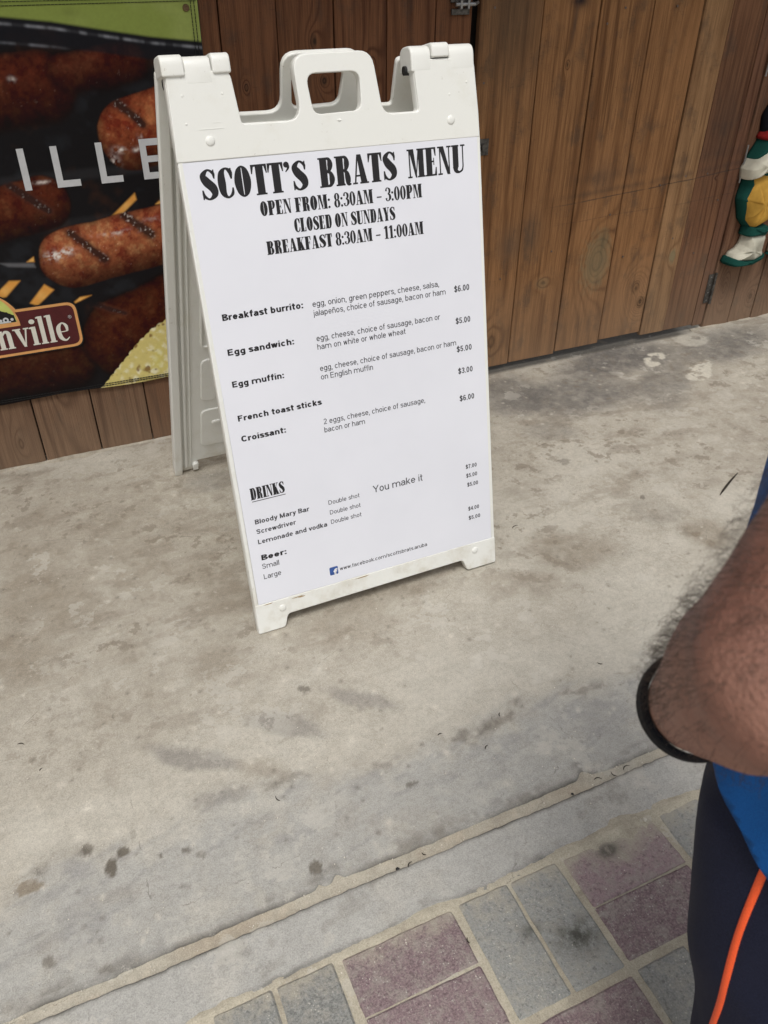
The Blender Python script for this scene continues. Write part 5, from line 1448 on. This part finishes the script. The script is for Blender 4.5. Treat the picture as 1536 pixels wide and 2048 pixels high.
# right arm hanging
RS, RE, RW = Q(0, -.20, 1.44), Q(-.03, -.27, 1.14), Q(.06, -.28, .90)
body += chain([(RS, .060), (RS.lerp(RE, .5), .050), (RE, .042)]) + chain([(RE, .043), (RE.lerp(RW, .4), .041), (RW, .028)])
for s in (-1, 1):
    hp_, kn_, an_ = Q(0, s * .09, .92), Q(-.015 - (s < 0) * .06, s * .098, .50), Q(-.08 - (s < 0) * .18, s * .11, .09)
    body += chain([(hp_, .085), (kn_, .055), (kn_.lerp(an_, .35) , .056), (an_, .036)])
def hand(w, d, palm_n, side, sc=1.0, curl=0.5, hw=.030):
    """w wrist, d direction of the palm, palm_n direction the palm faces, side: direction of the thumb side"""
    d = d.normalized(); palm_n = (palm_n - d * palm_n.dot(d)).normalized(); t = (side - d * side.dot(d) - palm_n * side.dot(palm_n)).normalized()
    o = []
    k0 = w + d * .090 * sc
    for i, (off, ln) in enumerate(((.034, .072), (.012, .080), (-.011, .074), (-.033, .058))):
        kn = k0 + t * off * sc - d * abs(off) * .15
        o += chain([(w + t * off * .6 * sc, .017 * sc), (kn, .0125 * sc)])
        a = curl * 0.5; p = kn; dd = d
        for j, fr in enumerate((.45, .30, .25)):
            dd = (d * math.cos(a) + palm_n * math.sin(a))
            q = p + dd * ln * fr * sc
            o += [capsule(p, (.0105 - j * .0010) * sc, q, (.0095 - j * .0010) * sc, 2)]
            p = q; a += curl * .75
    b = w + t * .020 * sc + d * .02; m_ = b + (t * .8 + d * .75).normalized() * .046 * sc; e = m_ + (t * .35 + d * 1.0 + palm_n * .35).normalized() * .030 * sc; g = e + (d + palm_n * .5).normalized() * .024 * sc
    o += [capsule(b, .017 * sc, m_, .0125 * sc, 2), capsule(m_, .0118 * sc, e, .0105 * sc, 2), capsule(e, .0105 * sc, g, .009 * sc, 2)]
    return o
hd_dir = Vector((0.88, 0.05, -0.35))
body += chain([(WR, .0300), (WR + hd_dir.normalized() * .03, .024)])
body += hand(WR + hd_dir.normalized() * .015, hd_dir, Vector((0, 0, -1)), Vector((0.337, 0.74, -.58)), .92, .55)
body += hand(RW, Vector((PF[0] * .25, PF[1] * .25, -1)), Vector((PL[0], PL[1], 0)), Vector((PF[0], PF[1], 0)), 1.0, .4)
bmesh_body = fuse(body, 0.0044, 4)
n_ = len(bmesh_body.vertices)
c_ = np.empty(n_ * 3); bmesh_body.vertices.foreach_get('co', c_); c_ = c_.reshape(-1, 3)
m_ = np.empty(n_ * 3); bmesh_body.vertices.foreach_get('normal', m_); m_ = m_.reshape(-1, 3)
d_ = fbm(c_[:, 0] + c_[:, 2] * .7 + 5, c_[:, 1] - c_[:, 2] * .6 + 5, 16, 500, 3) * .006 * (c_[:, 2] < 1.35)
bmesh_body.vertices.foreach_set('co', np.ascontiguousarray(c_ + m_ * d_[:, None]).ravel()); bmesh_body.update()
# skin
skin = Mat('tanned_skin', 0.58, 0.32)
P_ = skin.pos()
a1, a2, a3 = skin.noise(P_, 16, 4, .6), skin.noise(P_, 75, 4, .65), skin.noise(P_, 600, 3, .6)
c = skin.mix(a1.step(.32, .70) * .75, (0.310, 0.160, 0.118), (0.245, 0.108, 0.078))
c = skin.mix(a2.step(.45, .75) * .45, c, (0.125, 0.060, 0.046))
c = skin.mix(a3.step(.50, .75) * .22, c, (0.14, 0.065, 0.05))
fr = skin.voro(P_, 45); c = skin.mix((1 - fr.step(.06, .13)) * .45, c, (0.12, 0.045, 0.032))
_x, _y, _z = skin.sep(P_)
AX = (WR - EL).normalized(); B1 = AX.cross(Vector((0, 0, 1))).normalized(); B2 = AX.cross(B1)
dt = lambda v: _x * v.x + _y * v.y + _z * v.z
hs_ = skin.noise(skin.vec(dt(AX) * 70.0 + dt(B1) * 30.0, dt(B1) * 420.0, dt(B2) * 420.0), 1.0, 4, .6)
hz_ = skin.noise(P_, 30, 2)
c = skin.mix(hs_.step(.52, .66) * hz_.step(.38, .60) * .50, c, (0.060, 0.036, 0.028))
cz_ = skin.noise(skin.vec(dt(AX) * 130.0, dt(B1) * 26.0, dt(B2) * 26.0), 1.0, 3, .6)
c = skin.mix(cz_.step(.58, .70) * .22, c, (0.110, 0.045, 0.033))
skin.color(c); skin.b.inputs['Subsurface Weight'].default_value = 0.06
skin.b.inputs['Subsurface Radius'].default_value = (0.012, 0.005, 0.003); skin.b.inputs['Subsurface Scale'].default_value = 0.5
cr2 = skin.voro(P_, 420)
skin.bump(a3 * .5 + cr2 * .5 + a2 * .6, 0.0016, 0.6)
bo = link('body', bmesh_body, skin.mat, person, smooth=True)

# wrist band
ax = (WR - EL).normalized()
def band(center, ax, r_, width, th, mat, name, parent, seg=48, tilt=0.0, ell=1.0):
    a = ax.cross(Vector((0, 0, 1))).normalized(); b = ax.cross(a)
    vs, fs = [], []
    prof = [(-width / 2, 0), (-width / 2, th * .7), (-width * .36, th), (width * .36, th), (width / 2, th * .7), (width / 2, 0)]
    for k in range(seg):
        an = 2 * math.pi * k / seg
        d = a * math.cos(an) + b * math.sin(an) * ell
        for (w_, h_) in prof:
            vs.append(center + d * (r_ + h_) + ax * (w_ + tilt * math.cos(an)))
    n = len(prof)
    for k in range(seg):
        k2 = (k + 1) % seg
        for j in range(n):
            j2 = (j + 1) % n
            fs.append((k * n + j, k2 * n + j, k2 * n + j2, k * n + j2))
    return link(name, mesh_of(vs, fs), mat, parent, smooth=False)
strap_m = flat('black_strap', (0.007, 0.008, 0.011), 0.8, .1, scale=200, bump=.0003)
wb = band(WR + ax * .004, ax, .0308, .025, .0038, strap_m, 'wrist_band', person)

# arm hair
hair_m = flat('brown_arm_hair', (0.050, 0.036, 0.028), 0.7, .2)
co = np.empty(len(bmesh_body.vertices) * 3); bmesh_body.vertices.foreach_get('co', co); co = co.reshape(-1, 3)
no = np.empty(len(bmesh_body.vertices) * 3); bmesh_body.vertices.foreach_get('normal', no); no = no.reshape(-1, 3)
e0 = np.array(EL); e1 = np.array(WR); ad = (e1 - e0) / np.linalg.norm(e1 - e0); LA = np.linalg.norm(e1 - e0)
tt = (co - e0) @ ad; dd = np.linalg.norm((co - e0) - tt[:, None] * ad, axis=1)
s1 = np.array(SH); ud = (s1 - e0) / np.linalg.norm(s1 - e0); tu = (co - e0) @ ud; du_ = np.linalg.norm((co - e0) - tu[:, None] * ud, axis=1)
ok = np.where(((tt > -0.02) & (tt < LA - 0.004) & (dd < 0.075) & (no @ ad > -0.8)) | ((tu > 0) & (tu < .14) & (du_ < .075)))[0]
rg_ = np.random.default_rng(12)
vs, fs = [], []
NH = 9500
up3 = np.array((-0.45, 0.35, 0.80)); up3 = up3 / np.linalg.norm(up3)
for k in range(NH):
    i = ok[rg_.integers(len(ok))]
    p = co[i] + rg_.normal(0, .0018, 3); n = no[i]
    dens = 0.10 + 0.90 * max(0, n @ up3 - .1)
    if rg_.random() > dens: continue
    L = rg_.uniform(.008, .017) * (1.0 if n @ up3 > 0.1 else .8)
    tdir = ad - n * (ad @ n); tdir = tdir / (np.linalg.norm(tdir) + 1e-6)
    sdir = np.cross(n, tdir)
    lay = tdir * rg_.uniform(.45, 1.0) + sdir * rg_.normal(0.15, .28)
    q0 = p - n * .0008; q1 = p + n * L * .34 + lay * L * .30; q2 = p + n * L * .46 + lay * L * .68 + sdir * rg_.normal(0, .0012); q3 = q2 + (lay * .42 - n * .06) * L
    w = rg_.uniform(.00006, .00011)
    for (sv) in (np.cross(lay, n),):
        sv = sv / (np.linalg.norm(sv) + 1e-6) * w
        b = len(vs)
        for q, s in ((q0, 1), (q1, .9), (q2, .7), (q3, .25)):
            vs += [q + sv * s, q - sv * s * .5 + n * w * s * .9, q - sv * s * .5 - n * w * s * .9]
        for j in range(3):
            for m_ in range(3):
                fs.append((b + j * 3 + m_, b + j * 3 + (m_ + 1) % 3, b + (j + 1) * 3 + (m_ + 1) % 3, b + (j + 1) * 3 + m_))
link('arm_hair', mesh_of(vs, fs), hair_m, person, kind='stuff')

# shirt
cloth_n = lambda p, s, a: (mnoise.noise(p * s) * a)
def clothe(me, amp, scale, seed):
    n = len(me.vertices)
    c_ = np.empty(n * 3); me.vertices.foreach_get('co', c_); c_ = c_.reshape(-1, 3)
    n_ = np.empty(n * 3); me.vertices.foreach_get('normal', n_); n_ = n_.reshape(-1, 3)
    d = np.array([mnoise.noise(Vector((x * scale + seed, y * scale, z * scale * .45))) * amp + mnoise.noise(Vector((x * scale * 2.4 + seed, y * scale * 2.4 + 5, z * scale * 1.1))) * amp * .4 for x, y, z in c_])
    me.vertices.foreach_set('co', np.ascontiguousarray(c_ + n_ * d[:, None]).ravel()); me.update()
    return me
sh_parts = [loft([(0, 0, .58, .168, .198), (.002, 0, .76, .168, .198), (.008, 0, .92, .166, .190), (.018, 0, 1.04, .162, .180), (.018, 0, 1.22, .144, .176), (0, 0, 1.42, .108, .180), (-.01, 0, 1.50, .070, .10), (-.01,0,1.56,.066,.066)])]
SE = SH.lerp(EL, .52)
sh_parts += chain([(SH, .074), (SE, .066)]) + chain([(RS, .074), (RS.lerp(RE, .55), .066)])
shirt = clothe(fuse(sh_parts, 0.008, 6), .010, 12, 3)
bm = bmesh.new(); bm.from_mesh(shirt)
HZ = .722
def cut(co_, no_):
    bmesh.ops.bisect_plane(bm, geom=bm.verts[:] + bm.edges[:] + bm.faces[:], plane_co=co_, plane_no=no_, clear_outer=True, dist=1e-5)
cut(Q(0, 0, HZ), -Vector((PF[0] * -.70, PF[1] * -.70, 1)))
# neck opening and sleeve ends
dl = [f for f in bm.faces if f.calc_center_median().z > 1.535 or ((f.calc_center_median() - SE).dot((EL - SH).normalized()) > .035 and (f.calc_center_median() - SE).length < .12)
      or ((f.calc_center_median() - RS.lerp(RE, .55)).dot((RE - RS).normalized()) > .035 and (f.calc_center_median() - RS.lerp(RE, .55)).length < .12)]
bmesh.ops.delete(bm, geom=dl, context='FACES')
bmesh.ops.solidify(bm, geom=bm.faces[:], thickness=.0022)
shirt = bm_mesh(bm)
cm = Mat('blue_jersey', 0.72, 0.2)
wv = cm.noise(cm.pos(), 900, 2)
cm.color(cm.mix(wv.step(.3, .7), (0.002, 0.062, 0.235), (0.004, 0.088, 0.310)))
cm.bump(wv, .0006, .4)
link('shirt', shirt, cm.mat, person, smooth=True)

# trousers
tr_parts = [loft([(0, 0, .78, .108, .160), (0, 0, .88, .116, .165), (0, 0, .98, .114, .160)])]
for s in (-1, 1):
    k_ = 0 if s > 0 else -.06
    tr_parts.append(loft([(0, s * .086, .84, .118, .086), (.004, s * .090, .74, .134, .090), (-.018 + k_ * .4, s * .096, .60, .120, .094), (-.034 + k_, s * .098, .48, .104, .090), (-.048 + k_ * 2, s * .10, .34, .092, .084), (-.076 + k_ * 2.6, s * .105, .20, .086, .080), (-.080 + k_ * 3, s * .11, .075, .084, .077)]))
tro = clothe(fuse(tr_parts, 0.0065, 4), .011, 11, 9)
nm = Mat('navy_sportswear', 0.75, 0.2)
wv = nm.noise(nm.pos(), 700, 2)
nm.color(nm.mix(wv.step(.3, .7), (0.0075, 0.0095, 0.0250), (0.0130, 0.0160, 0.0380)))
nm.b.inputs['Sheen Weight'].default_value = .0
nm.bump(wv, .0008, .5)
trs = link('trousers', tro, nm.mat, person, smooth=True)
# orange piping down the side seam, laid on the cloth
from mathutils.bvhtree import BVHTree
tb = BVHTree.FromPolygons([v.co.copy() for v in tro.vertices], [tuple(p.vertices) for p in tro.polygons])
def piping(pts, w, name, mat):
    vs, fs = [], []
    pr = []
    for (f, z) in pts:
        o = Q(f, .60, z); d = Vector((-PL[0], -PL[1], 0)).normalized()
        hit = tb.ray_cast(o, d)
        if hit[0] is None: continue
        pr.append((hit[0], hit[1]))
    N = len(pr)
    for _ in range(6):
        pr = [pr[0]] + [((pr[i - 1][0] + pr[i][0] * 2 + pr[i + 1][0]) / 4, ((pr[i - 1][1] + pr[i][1] * 2 + pr[i + 1][1]) / 4).normalized()) for i in range(1, N - 1)] + [pr[-1]]
    for i, (p, n) in enumerate(pr):
        t = (pr[min(i + 1, N - 1)][0] - pr[max(i - 1, 0)][0]).normalized()
        s = t.cross(n).normalized()
        for (a, h) in ((-w, -.0008), (-w * .8, .0010), (0, .0014), (w * .8, .0010), (w, -.0008)):
            vs.append(p + s * a + n * h)
    for i in range(N - 1):
        for j in range(4):
            fs.append((i * 5 + j, i * 5 + j + 1, i * 5 + 6 + j, i * 5 + 5 + j))
    return link(name, mesh_of(vs, fs), mat, trs, smooth=True)
om = flat('orange_piping', (0.90, 0.115, 0.030), 0.55, .3, var=.06, scale=500)
pip = []
z = .80
while z > .09:
    pip.append((.040 + (z - .55) * .08 + .0012 * math.sin(z * 30), z)); z -= .006
piping(pip, .0036, 'side_stripe', om)
FK = lambda s: .01 if s > 0 else .19
sole_m = flat('shoe_rubber', (0.10, 0.10, 0.10), .7); shoe_m = flat('dark_shoe', (0.03, 0.03, 0.035), .7)
for s in (-1, 1):
    sh = fuse(chain([(Q(-.105 - FK(s), s * .11, .060), .042), (Q(-.01 - FK(s), s * .115, .055), .044), (Q(.10 - FK(s), s * .12, .040), .036)]) + chain([(Q(-.07 - FK(s), s * .11, .07), .048), (Q(-.07 - FK(s), s * .11, .12), .046)]), .007, 4)
    xform(sh, lambda c: np.stack([c[:, 0], c[:, 1], np.maximum(c[:, 2], .022)], 1))
    so = link('shoe', sh, shoe_m, person, smooth=True)
    pts = [Q(f - .06 - FK(s), s * .115 + l, 0) for f, l in ((-.09, 0), (-.075, .035), (0, .040), (.10, .050), (.17, .038), (.20, 0), (.17, -.036), (.10, -.042), (0, -.036), (-.075, -.033))]
    n = len(pts)
    link('sole', mesh_of([(p.x, p.y, .0015) for p in pts] + [(p.x, p.y, .028) for p in pts], [tuple(range(n)), tuple(range(n, 2 * n))[::-1]] + [(i, n + i, n + (i + 1) % n, (i + 1) % n) for i in range(n)]), sole_m, so)
# hair cap and eyes
hb = bmesh.new(); bmesh.ops.create_icosphere(hb, subdivisions=4, radius=1.0)
for v in hb.verts:
    x, y, z = v.co
    v.co = Q(.008 + x * .102, y * .083, 1.712 + z * .118 + mnoise.noise(Vector((x, y, z)) * 9) * .003)
bmesh.ops.bisect_plane(hb, geom=hb.verts[:] + hb.edges[:] + hb.faces[:], plane_co=Q(.05, 0, 1.745), plane_no=Vector((PF[0] * .75, PF[1] * .75, -.75)), clear_outer=True)
link('hair', bm_mesh(hb), flat('brown_hair', (0.05, 0.032, 0.02), .8, var=.4, scale=300, bump=.002), person, smooth=True)
eye_w = flat('eye_white', (.7, .7, .68), .2); eye_d = flat('eye_iris', (.03, .02, .015), .2)
for s in (-1, 1):
    bmx = bmesh.new(); bmesh.ops.create_uvsphere(bmx, u_segments=14, v_segments=10, radius=.0115, matrix=Matrix.Translation(Q(.100, s * .031, 1.718)))
    ey = link('eye', bm_mesh(bmx), eye_w, person, smooth=True)
    bmx = bmesh.new(); bmesh.ops.create_uvsphere(bmx, u_segments=12, v_segments=8, radius=.0055, matrix=Matrix.Translation(Q(.1075, s * .031, 1.718)))
    link('iris', bm_mesh(bmx), eye_d, ey, smooth=True)

# ================================================================== STUFFED FIGURE on the wall
doll = thing('hanging_figure', 'stuffed green and gold cloth figure with white boot hung at far right', 'wall decoration', (0, 0, 0))
gre = flat('dark_green_felt', (0.010, 0.060, 0.048), .9, .1, scale=300, bump=.0006)
gol = flat('gold_felt', (0.50, 0.285, 0.055), .9, .1, scale=12, var=.22, bump=.002)
cre = flat('cream_cloth', (0.52, 0.50, 0.41), .9, .1, scale=14, var=.20, bump=.004)
tan = flat('tan_cloth', (0.52, 0.36, 0.24), .9, .1, scale=30)
redf = flat('red_felt', (0.26, 0.020, 0.018), .9, .1)
navy = flat('black_felt', (0.008, 0.009, 0.012), .9, .1)
def puff(pts, depth, mat, name, v0, parent, rad=.008):
    """cushion: outline in (u, z), bulging towards the viewer"""
    lp = round_poly(pts, rad, 4)
    cx = sum(p[0] for p in lp) / len(lp); cz = sum(p[1] for p in lp) / len(lp)
    vs, fs = [], []
    steps = [(1.0, 0.012), (1.0, 0.0), (.99, -.25), (.96, -.45), (.91, -.62), (.83, -.76), (.72, -.87), (.58, -.94), (.40, -.98), (.2, -1.0)]
    for s, d in steps:
        for (u, z) in lp:
            w_ = mnoise.noise(Vector((u * 40, z * 40, 0))) * .25 + 1
            vs.append((cx + (u - cx) * s, v0 + (d if d > 0 else d * depth * w_), cz + (z - cz) * s))
    n = len(lp)
    for i in range(len(steps) - 1):
        for k in range(n):
            k2 = (k + 1) % n
            fs.append((i * n + k, i * n + k2, (i + 1) * n + k2, (i + 1) * n + k))
    b = (len(steps) - 1) * n
    vs.append((cx, v0 - depth * 1.02, cz)); fs += [(b + k, b + (k + 1) % n, len(vs) - 1) for k in range(n)]
    fs.append(tuple(range(n))[::-1])
    return link(name, mesh_of(vs, fs), mat, parent, smooth=True)
V0 = WALL - 0.012
puff([(2.535, 0.80), (2.570, 0.86), (2.660, 0.96), (2.828, 1.04), (2.958, 0.86), (2.928, 0.66), (2.648, 0.64), (2.553, 0.71)], .045, navy, 'jacket', V0, doll, .03)
puff([(2.506, 0.66), (2.573, 0.765), (2.593, 0.755), (2.553, 0.675), (2.523, 0.64)], .052, gre, 'sleeve_trim', V0, doll, .01)
puff([(2.531, 0.728), (2.576, 0.783), (2.666, 0.808), (2.666, 0.738), (2.566, 0.71)], .066, redf, 'scarf', V0, doll, .01)
hdd = puff([(2.49, 0.627), (2.508, 0.66), (2.548, 0.698), (2.58, 0.71), (2.588, 0.66), (2.6, 0.616), (2.563, 0.608), (2.548, 0.62), (2.528, 0.595), (2.498, 0.588)], .066, cre, 'glove', V0 - .004, doll, .008)
for k, (a, b) in enumerate(((2.576, .692), (2.583, .665), (2.588, .638))):
    puff([(a, b), (a + .004, b + .020), (a + .060, b + .024), (a + .066, b + .006), (a + .055, b - .006)], .068, tan, 'finger', V0 - .006, doll, .006)
puff([(2.553, 0.58), (2.568, 0.62), (2.668, 0.58), (2.888, 0.58), (2.898, 0.61), (2.668, 0.66), (2.588, 0.62)], .050, gre, 'waistband', V0, doll, .01)
puff([(2.506, 0.52), (2.52, 0.605), (2.668, 0.63), (2.683, 0.49), (2.668, 0.425), (2.588, 0.395), (2.538, 0.44)], .044, gre, 'trouser_trim', V0, doll, .03)
puff([(2.518, 0.52), (2.532, 0.600), (2.656, 0.62), (2.672, 0.49), (2.657, 0.425), (2.585, 0.405), (2.540, 0.445)], .056, gol, 'trouser_leg', V0 - .003, doll, .02)
puff([(2.563, 0.378), (2.573, 0.416), (2.668, 0.412), (2.666, 0.372)], .056, gre, 'garter', V0 - .003, doll, .008)
puff([(2.52, 0.288), (2.531, 0.314), (2.558, 0.326), (2.573, 0.342), (2.584, 0.386), (2.67, 0.382), (2.668, 0.32), (2.678, 0.292), (2.628, 0.278)], .058, cre, 'boot', V0 - .003, doll, .010)
puff([(2.506, 0.282), (2.514, 0.304), (2.578, 0.288), (2.628, 0.288), (2.688, 0.305), (2.69, 0.282), (2.628, 0.266), (2.568, 0.264), (2.518, 0.27)], .062, gre, 'boot_sole', V0 - .003, doll, .006)
puff([(2.688, 0.52), (2.693, 0.605), (2.878, 0.62), (2.893, 0.49), (2.853, 0.425), (2.768, 0.405), (2.718, 0.45)], .044, gol, 'trouser_leg', V0, doll, .03)
puff([(2.743, 0.372), (2.75, 0.412), (2.848, 0.412), (2.846, 0.372)], .056, gre, 'garter', V0 - .003, doll, .008)
puff([(2.743, 0.288), (2.75, 0.382), (2.843, 0.382), (2.858, 0.342), (2.898, 0.32), (2.923, 0.292), (2.828, 0.276)], .058, cre, 'boot', V0 - .003, doll, .010)
puff([(2.728, 0.282), (2.758, 0.29), (2.828, 0.286), (2.923, 0.3), (2.933, 0.278), (2.828, 0.264)], .062, gre, 'boot_sole', V0 - .003, doll, .006)
